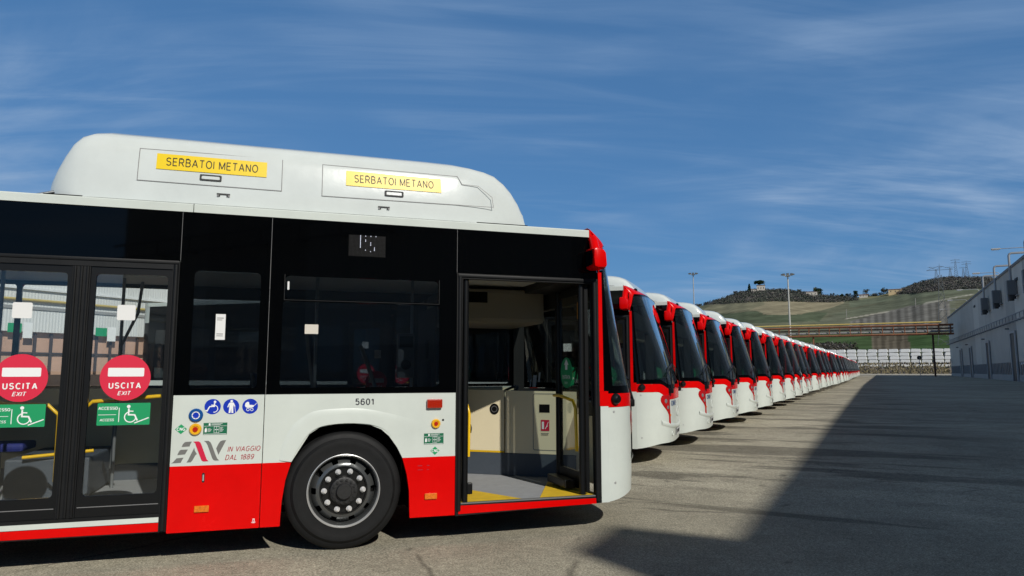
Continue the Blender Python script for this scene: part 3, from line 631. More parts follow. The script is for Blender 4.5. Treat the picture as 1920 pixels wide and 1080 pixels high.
    q = MB(); q.box(2.06, 2.40, .12, 2.38, 2.36, 2.44, 'dash_black'); q.box(2.34, 2.42, .15, 2.35, 2.18, 2.44, 'dash_black'); q.build('sun_blind', T)
    # --- poles, rails, seats
    def pole(pts, m='pole_grey', r=.016): return MB().tube(pts, r, m, 10).build('handrail', T)
    for x, y in ((-.22, 1.0), (-2.10, 1.9), (-2.75, .6), (.70, .85)): pole([(x, y, .33), (x, y, 2.44)])
    pole([(-1.98, 2.2, 2.44), (-2.0, 2.15, 2.1), (-2.13, 2.1, 1.75), (-2.15, 2.08, .5)])
    pole([(.28, 1.6, 1.75), (.33, 1.5, 1.6), (.42, 1.35, 1.3), (.44, 1.32, .4)], r=.022)
    pole([(-2.0, .12, .72), (-2.0, .12, 1.18), (-1.93, .12, 1.25), (-1.42, .12, 1.29)], 'handrail_yellow')
    pole([(-2.62, .30, 1.24), (-2.28, .30, 1.22), (-2.20, .30, 1.14), (-2.20, .32, .62)], 'handrail_yellow')
    pole([(-2.70, 1.25, .72), (-2.15, 1.30, .76)], 'handrail_yellow')
    MB().bbox(-2.85, -2.18, 1.30, 2.40, .34, .70, .02, 'plinth_blue').build('seat_plinth', T)
    def seat(x, y, z, face=1):
        s_ = thing('seat', '', '')
        for k in ('label', 'category'): del s_[k]
        s_.parent = T; s_.location = (x, y, z); s_.scale = (face, 1, 1)
        MB().bbox(0, .42, -.21, .21, .38, .46, .03, 'seat_blue').build('cushion', s_)
        q = MB(); rows = [[(-.02 - .10 * k - .02 * (1 - (v / .2) ** 2), v, .42 + .72 * k) for v in (-.2, -.12, -.04, .04, .12, .2)] for k in (0, .25, .5, .75, .95, 1.0)]
        q.grid(rows, 'seat_blue'); q.grid([[(x_ - .035, v, z_) for x_, v, z_ in r_] for r_ in rows], 'seat_shell'); q.build('backrest', s_)
        MB().tube([(.15, 0, .0), (.15, 0, .38)], .03, 'pole_grey').build('pedestal', s_)
    if first: spots = [(-.12, 2.12, .80, 1), (-.12, 1.72 + .25, .80, 1), (-.95, 2.15, .33, -1), (-.62, .45, .33, 1), (-3.3, 2.1, .33, 1), (-4.1, 2.1, .33, 1), (-4.1, .45, .33, 1), (-4.9, .45, .33, 1)]
    else: spots = [(-.12, 2.12, .80, 1), (-3.3, 2.1, .33, 1)]
    for s_ in spots: seat(*s_)
    q = MB(); q.bbox(.55, .72, .78, .86, 1.42, 1.86, .02, 'seat_shell'); q.box(.57, .70, .775, .785, 1.72, 1.83, 'under_black'); q.lathe([(0, .05), (-.008, .05), (-.008, .0)], (.635, .778, 1.55), 'under_black', 20); q.build('ticket_machine', T)
    # back of the centre: white notice and exit disc on the far wall pane
    if first:
        mark('window_notice', [(rect(-.36, -.25, 1.80, 1.88), 'paper_tan')], T, side, -.0045, .0008)
        mark('window_notice', [(rect(-1.06, -.985, 1.74, 1.95), 'paper'), (rect(-1.05, -1.0, 1.915, 1.92) + rect(-1.05, -1.01, 1.90, 1.904) + rect(-1.05, -1.0, 1.785, 1.79) + rect(-1.05, -1.0, 1.77, 1.774), 'seam')], T, side, -.0045, .0008)
        mark('window_tab', [(rect(-.512, -.497, 2.17, 2.24), 'paper')], T, side, -.0045)
        mark('aisle_sign', [(disc(.46, 1.36, .13), 'label_red'), (rect(.37, .55, 1.35, 1.40), 'label_white'), (text('USCITA', .46, 1.28, .15, .04, bold=.18, center=True), 'label_white'), (rect(.43, .51, 1.64, 1.74), 'paper')], T, lambda a, b_, h: (a + .1, 2.41 - h, b_), .0)
    # --- centre door, closed
    dr = MB(); dr.plate([(-2.755, .25), (-1.347, .25), (-1.347, 2.366), (-2.755, 2.366)], [[(-2.70, .39), (-1.398, .39), (-1.398, 2.302), (-2.70, 2.302)]], -.05, .008, 'rubber', side)
    dr.bbox(-2.748, -1.352, -.016, .02, 2.345, 2.372, .006, 'rubber'); dr.tube([(-1.372, -.006, .26), (-1.372, -.006, 2.34)], .02, 'rubber', 10)
    door = dr.build('centre_door', T)
    for k, (x0, x1) in enumerate(((-1.975, -1.400), (-2.698, -2.107))):
        gx0, gx1 = x0 + .035, x1 - .027
        lf = MB().plate([(x0, .392), (x1, .392), (x1, 2.300), (x0, 2.300)], [rrect(gx0, gx1, .545, 2.245, .03, 4)[0]], -.035, -.003, 'black_plastic', side)
        lf.box(x0 + .01, x1 - .01, -.0005, .01, .462, .468, 'seam_grey')
        lfo = lf.build('door_leaf', door)
        MB().plate([(gx0 + .001, .546), (gx1 - .001, .546), (gx1 - .001, 2.244), (gx0 + .001, 2.244)], [], -.018, -.010, 'door_glass', side).build('door_pane', lfo)
        cx = -1.693 if k == 0 else -2.395
        us = [(disc(cx, 1.436, .178, 48), 'label_red'), (rrect(cx - .123, cx + .130, 1.445, 1.512, .008), 'label_white'),
              (text('USCITA', cx + .0, 1.350, .226, .050, bold=.2, center=True, spacing=1.5), 'label_white'), (text('EXIT', cx - .004, 1.300, .088, .033, shear=.2, bold=.16, center=True), 'label_white')]
        mark('exit_disc', us, door, side, -.0085, .0009)
        ax_ = -1.872 if k == 0 else -2.585
        wc = ax_ + .225
        acc = [(rrect(ax_, ax_ + .368, 1.071, 1.240, .006), 'label_green'),
               (text('ACCESSO', ax_ + .006, 1.189, .134, .025, bold=.2) + text('ACCESS', ax_ + .020, 1.102, .097, .021, shear=.15, bold=.18) + rect(ax_ + .008, ax_ + .13, 1.150, 1.1535) + rect(ax_ + .148, ax_ + .153, 1.095, 1.205)
                + disc(wc - .01, 1.213, .013, 14) + stroke([(wc - .008, 1.197), (wc - .008, 1.15), (wc + .035, 1.148), (wc + .055, 1.105)], .011) + stroke([(wc - .008, 1.178), (wc + .025, 1.176)], .008) + ring(wc + .005, 1.133, .036, .044, 100, 355, 20) + stroke([(wc + .035, 1.085), (wc + .135, 1.125)], .008), 'label_white')]
        mark('access_sign', acc, door, side, -.0085, .0009)
        tx = -1.715 if k == 0 else -2.42
        mark('door_tab', [(rrect(tx - .065, tx + .065, 1.885, 2.005, .012), 'paper')], door, side, -.0085)
    mp_ = MB(); mp_.box(-2.104, -1.978, -.004, .03, .392, 2.300, 'rubber')
    for x in (-2.085, -2.041, -1.998): mp_.tube([(x, -.006, .395), (x, -.006, 2.298)], .012, 'rubber', 8)
    mp_.build('door_seal', door)
    MB().plate([(-2.70, .326), (-1.40, .326), (-1.40, .364), (-2.70, .364)], [], -.05, .0125, 'bus_white', side).build('door_sill', door)
    MB().plate([(-2.70, .262), (-1.40, .257), (-1.40, .322), (-2.70, .322)], [], -.05, .0115, 'bus_red', side).build('sill_skirt', door)
    # --- front door
    fd = MB(); fd.plate([(.956, .226), (2.362, .262), (2.352, 2.373), (.956, 2.373)], [[(1.000, .325), (2.312, .325), (2.300, 2.325), (1.010, 2.325)]], -.06, .008, 'rubber', side)
    fd.bbox(.965, 2.345, -.02, .02, 2.338, 2.366, .006, 'rubber'); fd.tube([(.985, -.004, .27), (.985, -.004, 2.34)], .02, 'rubber', 10); fd.tube([(2.325, -.004, .28), (2.318, -.004, 2.34)], .022, 'rubber', 10)
    fdo = fd.build('front_door', T)
    MB().plate([(.982, .243), (2.308, .260), (2.308, .308), (.982, .314)], [], -.05, .0115, 'bus_red', side).build('sill_skirt', fdo)
    MB().box(.99, 2.31, -.004, .05, .316, .334, 'seam_grey').build('door_sill', fdo)
    def leaf(mp, w, flip):
        a0, a1 = (0, w)
        lf = MB().plate([(0, .36), (w, .36), (w, 2.30), (0, 2.30)], [rrect(.045, w - .045, .52, 2.24, .03, 4)[0]], -.035, 0, 'black_plastic', mp).build('door_leaf', fdo)
        MB().plate([(.046, .521), (w - .046, .521), (w - .046, 2.239), (.046, 2.239)], [], -.02, -.012, 'door_glass', mp).build('door_pane', lf)
        return lf
    if first:
        lf = leaf(lambda a, b_, h: (1.06 + h, .05 + a, b_), .62, 0)
        MB().tube([(1.10, .10, .72), (1.105, .10, 1.10), (1.09, .12, 1.18), (1.07, .16, 1.21)], .014, 'handrail_yellow', 10).build('grab_handle', lf)
        lf = leaf(lambda a, b_, h: (2.235 - h, .05 + a, b_), .70, 0)
        MB().tube([(2.20, .78, 1.235), (2.19, .60, 1.24), (2.19, .25, 1.20), (2.19, .19, 1.13), (2.20, .19, .72)], .016, 'handrail_yellow', 10).build('grab_handle', lf)
        mark('entry_disc', [(disc(.46, 1.47, .155, 40), 'label_green'), (rect(.43, .49, 1.50, 1.58) + [[(.40, 1.55), (.52, 1.55), (.46, 1.61)]], 'label_white'), (text('ENTRATA', .46, 1.405, .20, .042, bold=.16, center=True), 'label_white'), (text('ENTRY', .46, 1.355, .08, .025, center=True), 'label_white')], lf, lambda a, b_, h: (2.232 - h, .05 + .92 - a, b_), .0)
        mark('amber_note', [(rect(.12, .20, 2.0, 2.17), 'amber_note')], lf, lambda a, b_, h: (2.244 - h, .05 + a, b_), .0)
        MB().bbox(2.11, 2.225, .28, .76, .36, .44, .012, 'black_plastic').build('door_gear', fdo)
        for px_, py_, r_ in ((2.20, .06, .03), (2.25, .76, .035), (1.05, .04, .028)): MB().tube([(px_, py_, .33), (px_, py_, 2.32)], r_, 'black_plastic', 10).build('door_shaft', fdo)
        MB().bbox(1.07, 1.12, .02, .06, .40, .50, .01, 'black_plastic').build('door_stop', fdo)
    else:
        leaf(lambda a, b_, h: (1.015 + a, -h, b_), .635, 0); leaf(lambda a, b_, h: (1.655 + a, -h, b_), .635, 0)
        for cx in (1.33, 1.97):
            mark('entry_disc', [(disc(cx, 1.40, .17, 36), 'label_green'), (rect(cx - .03, cx + .03, 1.43, 1.52) + text('ENTRATA', cx, 1.34, .22, .045, bold=.16, center=True), 'label_white')], fdo, side, -.0085)
        mark('door_tab', [(rrect(1.26, 1.40, 1.80, 1.93, .012), 'paper')], fdo, side, -.0085)
    # --- rear end
    q = MB(); sec = [(0, 0), (.02, -.12), (.10, -.22), (.30, -.27), (1.25, -.30), (2.2, -.27), (2.4, -.22), (2.48, -.12), (2.5, 0)]
    for z0, z1, m in ((.28, .743, 'bus_red'), (.745, 1.55, 'bus_white'), (1.552, 2.45, 'bus_black'), (2.452, 2.85, 'bus_white')):
        q.grid([[(LB + .25 + dx_, y, z) for y, dx_ in sec] for z in (z0, z1)], m)
    q.grid([[(LB + .25 + dx_, y, 2.85) for y, dx_ in sec], [(LB + .25, y, 2.86) for y, dx_ in sec]], 'bus_white'); q.build('rear_end', T)
    # --- marks on the right flank of the near bus
    mk = lambda n, l, h=.0012: mark(n, l, T, side, h)
    b = MB(); b.bbox(.690, .828, -.034, 0, 1.163, 1.243, .012, 'marker_red'); b.build('marker_lamp', T)
    for x in (-1.096, .7375):
        b = MB(); b.bbox(x - .054, x + .054, -.014, 0, .383, .433, .005, 'amber'); b.build('side_reflector', T)
    def button(x, z, r):
        b = MB(); b.lathe([(0, r), (-.012, r), (-.022, r * .86), (-.022, r * .62)], (x, 0, z), 'button_yellow', 28); b.lathe([(-.022, r * .62), (-.016, r * .58), (-.016, r * .44)], (x, 0, z), 'button_yellow', 28); b.lathe([(-.016, r * .44), (-.024, r * .40), (-.024, 0)], (x, 0, z), 'button_red', 24); b.build('emergency_button', T)
    button(-1.170, 1.027, .046); button(.775, 1.028, .041)
    if first:
        mk('plug_hole', [(disc(.840, 1.058, .010, 12), 'ink')])
        def blue(cx, cz, r, sym, bg_='label_blue'): mk('priority_sign', [(disc(cx, cz, r, 40), bg_), (sym(cx, cz), 'label_white')])
        blue(-1.051, 1.203, .0610, lambda x, z: disc(x + .016, z + .038, .010, 12) + stroke([(x + .013, z + .028), (x + .012, z + .002), (x - .022, z + .001), (x - .040, z - .034), (x - .052, z - .028)], .009) + stroke([(x - .012, z + .012), (x + .012, z + .012)], .006) + ring(x + .012, z - .017, .024, .030, -100, 120, 22))
        blue(-.912, 1.202, .0610, lambda x, z: disc(x + .002, z + .043, .010, 12) + [[(x - .014, z + .032), (x + .018, z + .032), (x + .016, z - .01), (x + .018, z - .052), (x + .004, z - .052), (x + .001, z - .015), (x - .004, z - .052), (x - .018, z - .052), (x - .014, z - .01)]] + stroke([(x - .014, z + .026), (x - .026, z - .006)], .008) + stroke([(x + .016, z + .026), (x + .028, z + .0)], .008) + stroke([(x + .027, z + .0), (x + .035, z - .05)], .003))
        blue(-.768, 1.202, .0605, lambda x, z: [[(x - .040, z + .008), (x - .036, z + .026), (x - .022, z + .036), (x - .010, z + .034), (x - .006, z + .012), (x + .034, z + .008), (x + .026, z - .006), (x + .010, z - .012), (x - .022, z - .012), (x - .036, z - .004)]] + stroke([(x + .034, z + .008), (x + .050, z + .026)], .004) + ring(x - .016, z - .026, .0085, .0125, n=16) + ring(x + .014, z - .026, .0085, .0125, n=16))
        b = MB(); b.lathe([(0, .053), (-.010, .053), (-.016, .046), (-.016, .030)], (-1.171, 0, 1.137), 'label_blue_dark', 32); b.lathe([(-.016, .030), (-.0155, .023)], (-1.171, 0, 1.137), 'label_white', 32); b.lathe([(-.0155, .023), (-.013, 0)], (-1.171, 0, 1.137), 'label_blue', 24); b.build('ramp_button', T)
        def green(x0, x1, z0, z1):
            w, h = x1 - x0, z1 - z0; X = lambda k: x0 + w * k; Z = lambda k: z0 + h * k
            mk('emergency_notice', [(rect(x0, x1, z0, z1), 'label_green_dark'), (rect(X(.01), X(.99), Z(.72), Z(.74)) + rect(X(.02), X(.98), Z(.04), Z(.075)) + rect(X(.22), X(.29), Z(.77), Z(.96)) + rect(X(.33), X(.80), Z(.90), Z(.93)) + rect(X(.33), X(.72), Z(.82), Z(.85)) + [[(X(.06), Z(.22)), (X(.14), Z(.22)), (X(.15), Z(.45)), (X(.11), Z(.63)), (X(.06), Z(.45))]] + stroke([(X(.45), Z(.16)), (X(.45), Z(.68)), (X(.66), Z(.68)), (X(.66), Z(.16)), (X(.45), Z(.16))], .0022) + stroke([(X(.555), Z(.16)), (X(.555), Z(.68))], .0022) + stroke([(X(.48), Z(.42)), (X(.535), Z(.42))], .006) + stroke([(X(.575), Z(.42)), (X(.63), Z(.42))], .006) + [p for k in range(5) for p in rect(X(.70), X(.80 + .03 * (k % 3)), Z(.26 + .08 * k), Z(.285 + .08 * k))] + [p for k in range(4) for p in rect(X(.18), X(.30 + .03 * (k % 3)), Z(.26 + .08 * k), Z(.285 + .08 * k))], 'label_white')])
        green(-1.112, -.935, .981, 1.075); green(.671, .846, .850, .944)
        for cx, cz in ((-1.275, 1.030), (.770, .794)):
            r = .044 if cx < 0 else .041
            mk('gas_sign', [([[(cx - r, cz), (cx, cz - r * .88), (cx + r, cz), (cx, cz + r * .88)]], 'label_green'), (text('CNG', cx, cz - .013, r * 1.42, .027, bold=.2, center=True), 'label_white')])
        # operator's lettering: slanted stroke letters in grey and red
        def zz(px, py): return (-1.333 + (px - 80) * .394 / 744, .768 + (960 - py) * .168 / 314)
        G = [[(210, 730), (225, 690), (250, 662), (275, 656), (348, 655), (330, 690), (318, 725)], [(157, 845), (175, 800), (190, 775), (205, 770), (298, 768), (282, 800), (262, 838)], [(80, 962), (105, 945), (130, 915), (150, 890), (245, 884), (228, 915), (210, 958)],
             [(287, 957), (310, 920), (330, 870), (385, 745), (395, 790), (425, 838), (405, 855), (385, 895), (365, 935), (345, 955)],
             [(515, 650), (575, 650), (605, 670), (625, 710), (690, 870), (712, 915), (740, 943), (680, 943), (655, 930), (640, 905), (570, 720), (545, 675)],
             [(690, 765), (720, 695), (745, 660), (775, 650), (825, 646), (810, 680), (725, 860)]]
        Rd = [[(365, 655), (440, 653), (465, 670), (485, 710), (545, 870), (565, 920), (592, 948), (520, 950), (495, 935), (480, 900), (410, 725), (395, 680)]]
        mk('operator_logo', [([[zz(*p) for p in g] for g in G], 'logo_grey'), ([[zz(*p) for p in g] for g in Rd], 'logo_red')])
        mk('slogan', [(text('IN VIAGGIO', -.926, .842, .246, .043, shear=.22, bold=.13) + text('DAL 1889', -.941, .777, .214, .043, shear=.22, bold=.13), 'text_red')])
        mk('fleet_number', [(text('5601', .073, 1.197, .157, .058, bold=.17, spacing=1.1), 'number_ink')])
        mk('panel_lock', [(rrect(-1.105, -1.085, .610, .685, .009), 'ink'), (rrect(-1.100, -1.090, .622, .672, .004), 'rim_steel')])
        mk('jack_mark', [(stroke([(-.722, .283), (-.716, .276), (-.696, .276), (-.690, .283)], .003) + rect(-.714, -.698, .280, .308), 'label_white'), (rect(-.710, -.702, .285, .303), 'logo_red')])
        mk('small_print', [(rect(.62, .66, .667, .673) + rect(.70, .725, .667, .673) + rect(.62, .665, .633, .638) + rect(.70, .72, .633, .638), 'text_red')])
        # destination display
        dots = []; on = []
        for i in range(28):
            for j in range(16):
                x, z = -.008 + i * .0111, 2.492 + j * .0113
                lit = (i == 8 and 6 <= j) or (j == 15 and i in (12, 16, 20)) or (i == 12 and 11 <= j <= 12) or (i == 16 and 8 <= j <= 10) or (i == 19 and 4 <= j <= 6) or (i == 12 and j == 4) or (i == 16 and j == 3)
                (on if lit else dots).extend(rect(x, x + (.005 if lit else .0032), z, z + (.007 if lit else .0032)))
        mk('destination_display', [(rect(-.018, .304, 2.482, 2.672), 'under_black'), (dots, 'led_off'), (on, 'led_on')], .0022)
        # hopper window frame lines and panel gaps
        mk('hopper_frame', [(stroke([(-.535, 2.30), (-.535, 2.083), (.792, 2.083), (.792, 2.30)], .005), 'rubber')], .0024)
        mk('panel_joint', [(rect(-1.3462, -1.3435, 2.378, 2.776) + rect(-.6535, -.6505, 1.297, 2.776) + rect(.9540, .9565, 2.378, 2.776), 'seam_grey')], .0018)
    return T

bus1 = make_bus(True)
bus1['label'] = 'nearest white and red bus, parked askew with its front door open'
bus1['group'] = 'city buses parked on the yard'
proto = make_bus(False); proto['group'] = 'city buses parked on the yard'
index_kids()
ORD = ['', 'first', 'second', 'third', 'fourth', 'fifth', 'sixth', 'seventh', 'eighth', 'ninth', 'tenth', 'eleventh', 'twelfth', 'thirteenth', 'fourteenth', 'fifteenth', 'sixteenth', 'seventeenth', 'eighteenth', 'nineteenth', 'twentieth']
TENS = {20: 'twenty', 30: 'thirty', 40: 'forty'}
def ordn(n):
    if n <= 20: return ORD[n]
    t, u = n // 10 * 10, n % 10
    return (TENS[t] + '-' + ORD[u]) if u else {30: 'thirtieth', 40: 'fortieth'}[t]
# measured front corners of the row (m in the world frame), then evenly spaced
FC = [(4.71, 4.06), (6.76, 6.18), (9.22, 8.83), (11.44, 10.93), (13.85, 13.31), (16.66, 16.19), (18.72, 18.08)]
HD = R(-40.0)
def ap(x, y): v = Vector((x - CX, y - CY, 0)); return v.dot(RV), v.dot(NV)
corners = [ap(*c) for c in FC]
a_, p_ = corners[-1]
rng = random.Random(3)
while a_ < 150: a_ += 3.34 + rng.uniform(-.16, .16); corners.append((a_, -3.64 + .55 * sst(a_, 31, 80) + rng.uniform(-.10, .10)))
FAR_SKIP = ('seat', 'handrail', 'panel_screw', 'steering_wheel', 'driver_seat', 'ticket_machine', 'wall_lining', 'floor', 'floor_marking', 'latch_handle', 'tie_slot', 'emergency_button', 'side_reflector', 'marker_lamp', 'cab_locker', 'driver_screen', 'driver_partition', 'partition_door', 'partition_panel', 'partition_trim', 'door_grip', 'panel_hatch', 'seat_plinth', 'wheel_housing', 'wheel_housing_top', 'hatch', 'warning_label', 'door_tab', 'exit_disc', 'access_sign', 'door_pane', 'door_seal', 'cover_seal', 'plate_characters')
VFAR_SKIP = FAR_SKIP + ('entry_disc', 'badge_recess', 'bumper_crease', 'lamp', 'camera_pod', 'ceiling', 'paper_note', 'front_logo', 'mirror_glass', 'centre_door', 'wheel_arch_flare', 'header_panel', 'rear_end')
stem = lambda o: o.name.split('.')[0]
n = len(corners)
for i, (a, p) in enumerate(corners):
    if i == 0: o = proto
    else:
        sk = None if i < 6 else (lambda q: stem(q) in FAR_SKIP) if i < 14 else (lambda q: stem(q) in VFAR_SKIP)
        o = copy_tree(proto, None, sk)
    w = row(a, p); hd = R((-36, -38)[i]) if i < 2 else HD + (R(-2.6) if i > 6 else 0) + rng.uniform(-.014, .014); o.rotation_euler = (0, 0, hd)
    o.location = (w.x - 2.27 * cos(hd), w.y - 2.27 * sin(hd), w.z)
    o['label'] = ('white and red bus at the far end of the parked row' if i == n - 1 else 'white and red bus, %s in the straight row behind the open-doored bus' % ordn(i + 1))

# ------------------------------------------------------------------ yard, ground, hills
def ground_mat():
    m = bpy.data.materials.new('asphalt'); m.use_nodes = True; t = m.node_tree; b = t.nodes['Principled BSDF']
    g = N(t, 'ShaderNodeNewGeometry'); 
    rot = N(t, 'ShaderNodeMapping'); rot.inputs['Location'].default_value = (0, 0, 0); rot.vector_type = 'POINT'
    L(t, g.outputs['Position'], rot.inputs[0]); rot.inputs['Rotation'].default_value = (0, 0, R(45))   # x' = towards the factory, y' = along the row
    sp = N(t, 'ShaderNodeSeparateXYZ'); L(t, rot.outputs[0], sp.inputs[0])
    def noise(vec, scale, detail, rough=.6, dist=0.0):
        z = N(t, 'ShaderNodeTexNoise'); z.inputs['Scale'].default_value = scale; z.inputs['Detail'].default_value = detail; z.inputs['Roughness'].default_value = rough; z.inputs['Distortion'].default_value = dist
        L(t, vec, z.inputs['Vector']); return z.outputs['Fac']
    def mrange(v, a, b_, c, d, sm=True):
        r = N(t, 'ShaderNodeMapRange'); r.interpolation_type = 'SMOOTHSTEP' if sm else 'LINEAR'
        for k, q in zip(('From Min', 'From Max', 'To Min', 'To Max'), (a, b_, c, d)): r.inputs[k].default_value = q
        L(t, v, r.inputs['Value']); return r.outputs[0]
    def mul(a, b_):
        r = N(t, 'ShaderNodeMath', operation='MULTIPLY'); L(t, a, r.inputs[0])
        if isinstance(b_, float): r.inputs[1].default_value = b_
        else: L(t, b_, r.inputs[1])
        return r.outputs[0]
    P = g.outputs['Position']
    big = noise(P, .22, 6, .65, .4); mid = noise(P, 1.7, 6, .7); grit = noise(P, 55, 3, .8); speck = noise(P, 130, 2, .7)
    # run-off streaks drawn out from under the buses towards the factory
    ss = N(t, 'ShaderNodeMapping'); ss.inputs['Scale'].default_value = (.15, .85, 1); L(t, rot.outputs[0], ss.inputs[0])
    st = noise(ss.outputs[0], 1.0, 6, .6, .5)
    streak = mrange(st, .52, .575, 0, 1)
    zone = N(t, 'ShaderNodeMath', operation='SUBTRACT'); zone.inputs[1].default_value = 0; L(t, sp.outputs['X'], zone.inputs[0])
    k1 = mrange(sp.outputs['X'], -2.5, -.6, 0, 1); k2 = mrange(sp.outputs['X'], 3.0, 8.0, 1, .12)
    k3 = mrange(sp.outputs['Y'], 1.5, 4.0, 0, 1)
    wet = mul(mul(mul(streak, k1), k2), k3)
    v1 = mrange(big, .3, .7, .90, 1.18); v2 = mrange(mid, .3, .7, .88, 1.10); v3 = mrange(grit, .30, .70, .34, 1.66, False); v4 = mrange(speck, .54, .66, 1.0, 1.9)
    wetf = mrange(wet, 0, 1, 1, .52)
    v5 = mrange(noise(P, 14, 4, .75), .3, .7, .78, 1.22, False)
    pm = N(t, 'ShaderNodeMapping'); pm.inputs['Scale'].default_value = (.055, .16, 1); L(t, rot.outputs[0], pm.inputs[0])
    v6 = mrange(noise(pm.outputs[0], 1, 4, .55, .3), .50, .515, .86, 1.0)                       # old resurfaced patches
    vc = N(t, 'ShaderNodeTexVoronoi'); vc.feature = 'DISTANCE_TO_EDGE'; vc.inputs['Scale'].default_value = .38
    wv = N(t, 'ShaderNodeMixRGB'); wv.inputs['Fac'].default_value = .18; nzv = N(t, 'ShaderNodeTexNoise'); nzv.inputs['Scale'].default_value = 1.1; nzv.inputs['Detail'].default_value = 6; L(t, P, nzv.inputs['Vector']); L(t, P, wv.inputs['Color1']); L(t, nzv.outputs['Color'], wv.inputs['Color2']); L(t, wv.outputs[0], vc.inputs['Vector'])
    ck = mrange(vc.outputs['Distance'], .0, .010, 1, 0, False); ckm = mul(ck, mrange(noise(P, .45, 3), .50, .58, 0, 1)); v7 = mrange(ckm, 0, 1, 1, .55)   # hairline cracks
    sp_ = mrange(noise(P, 2.6, 2, .5), .70, .76, 1, .62)                                          # oil drips
    sc_ = N(t, 'ShaderNodeMapping'); sc_.inputs['Scale'].default_value = (.9, 14, 1); sc_.inputs['Rotation'].default_value = (0, 0, R(12)); L(t, rot.outputs[0], sc_.inputs[0])
    v8 = mrange(noise(sc_.outputs[0], 1.4, 3, .6), .69, .76, 1, 1.35)                             # pale scuffs
    tone = mul(mul(mul(mul(mul(mul(mul(mul(mul(v1, v2), v3), v4), wetf), v5), v6), v7), sp_), v8)
    mxx = N(t, 'ShaderNodeMixRGB', blend_type='MULTIPLY'); mxx.inputs['Fac'].default_value = 1
    mxx.inputs['Color1'].default_value = (.335, .309, .236, 1); L(t, tone, mxx.inputs['Color2'])
    # fine cracks
    L(t, mxx.outputs[0], b.inputs['Base Color'])
    b.inputs['Roughness'].default_value = .9; b.inputs['Specular IOR Level'].default_value = .18
    bp = N(t, 'ShaderNodeBump'); bp.inputs['Strength'].default_value = .55; bp.inputs['Distance'].default_value = .012
    L(t, grit, bp.inputs['Height']); L(t, bp.outputs[0], b.inputs['Normal'])
    MT['asphalt'] = m
ground_mat()
g = MB()
av = [-60, -30, -10, 0, 8, 20, 60, 120, 160, 205]
rows = [[row(a, p) for p in (-120, -60, -25, -5, 0, 15, 40, 90)] for a in av]
g.grid(rows, 'asphalt', False); kind(g.build('yard', fixn=False), 'structure')
mat('soil', (.17, .145, .095), .95, spec=.1, var=.4, vscale=.12, bump=.6, bscale=2)
g = MB(); S_ = 6000
g.add([(-S_, -S_, -.06), (S_, -S_, -.06), (S_, S_, -.06), (-S_, S_, -.06)], [(0, 1, 2, 3)], 'soil'); kind(g.build('ground', fixn=False), 'structure')

# hillside: ridge line as (bearing in degrees, rise over run from the eye)
SKY = [(80, .055), (72, .066), (66, .078), (63.72, .0823), (57.07, .0885), (55.45, .0955), (54.25, .102), (53.45, .1055), (51.9, .107), (50.76, .1055), (49.65, .1015), (48.55, .0965), (47.11, .094), (46.05, .0935), (44.65, .0945), (43.62, .097), (42.61, .101), (41.6, .107), (40.63, .110), (39.68, .1105), (38.45, .110), (37.26, .1065), (35.83, .101), (32, .085), (25, .06), (15, .04)]
def ridge(az):
    for (a0, e0), (a1, e1) in zip(SKY, SKY[1:]):
        if a0 >= az >= a1: k = (a0 - az) / (a0 - a1); k = k * k * (3 - 2 * k) * .5 + k * .5; return e0 + (e1 - e0) * k
    return SKY[0][1] if az > SKY[0][0] else SKY[-1][1]
R0, R1 = 235.0, 1350.0
E0 = .004
def hill(az, t):                                            # t: 0 foot of the hill .. 1 ridge
    e = E0 + (ridge(az) - E0) * t ** .92; r = R0 + (R1 - R0) * t
    return polar(az, r, CZ + e * r), e
def inpoly(x, y, pl):
    c = False
    for (x0, y0), (x1, y1) in zip(pl, pl[1:] + pl[:1]):
        if (y0 > y) != (y1 > y) and x < (x1 - x0) * (y - y0) / (y1 - y0) + x0: c = not c
    return c
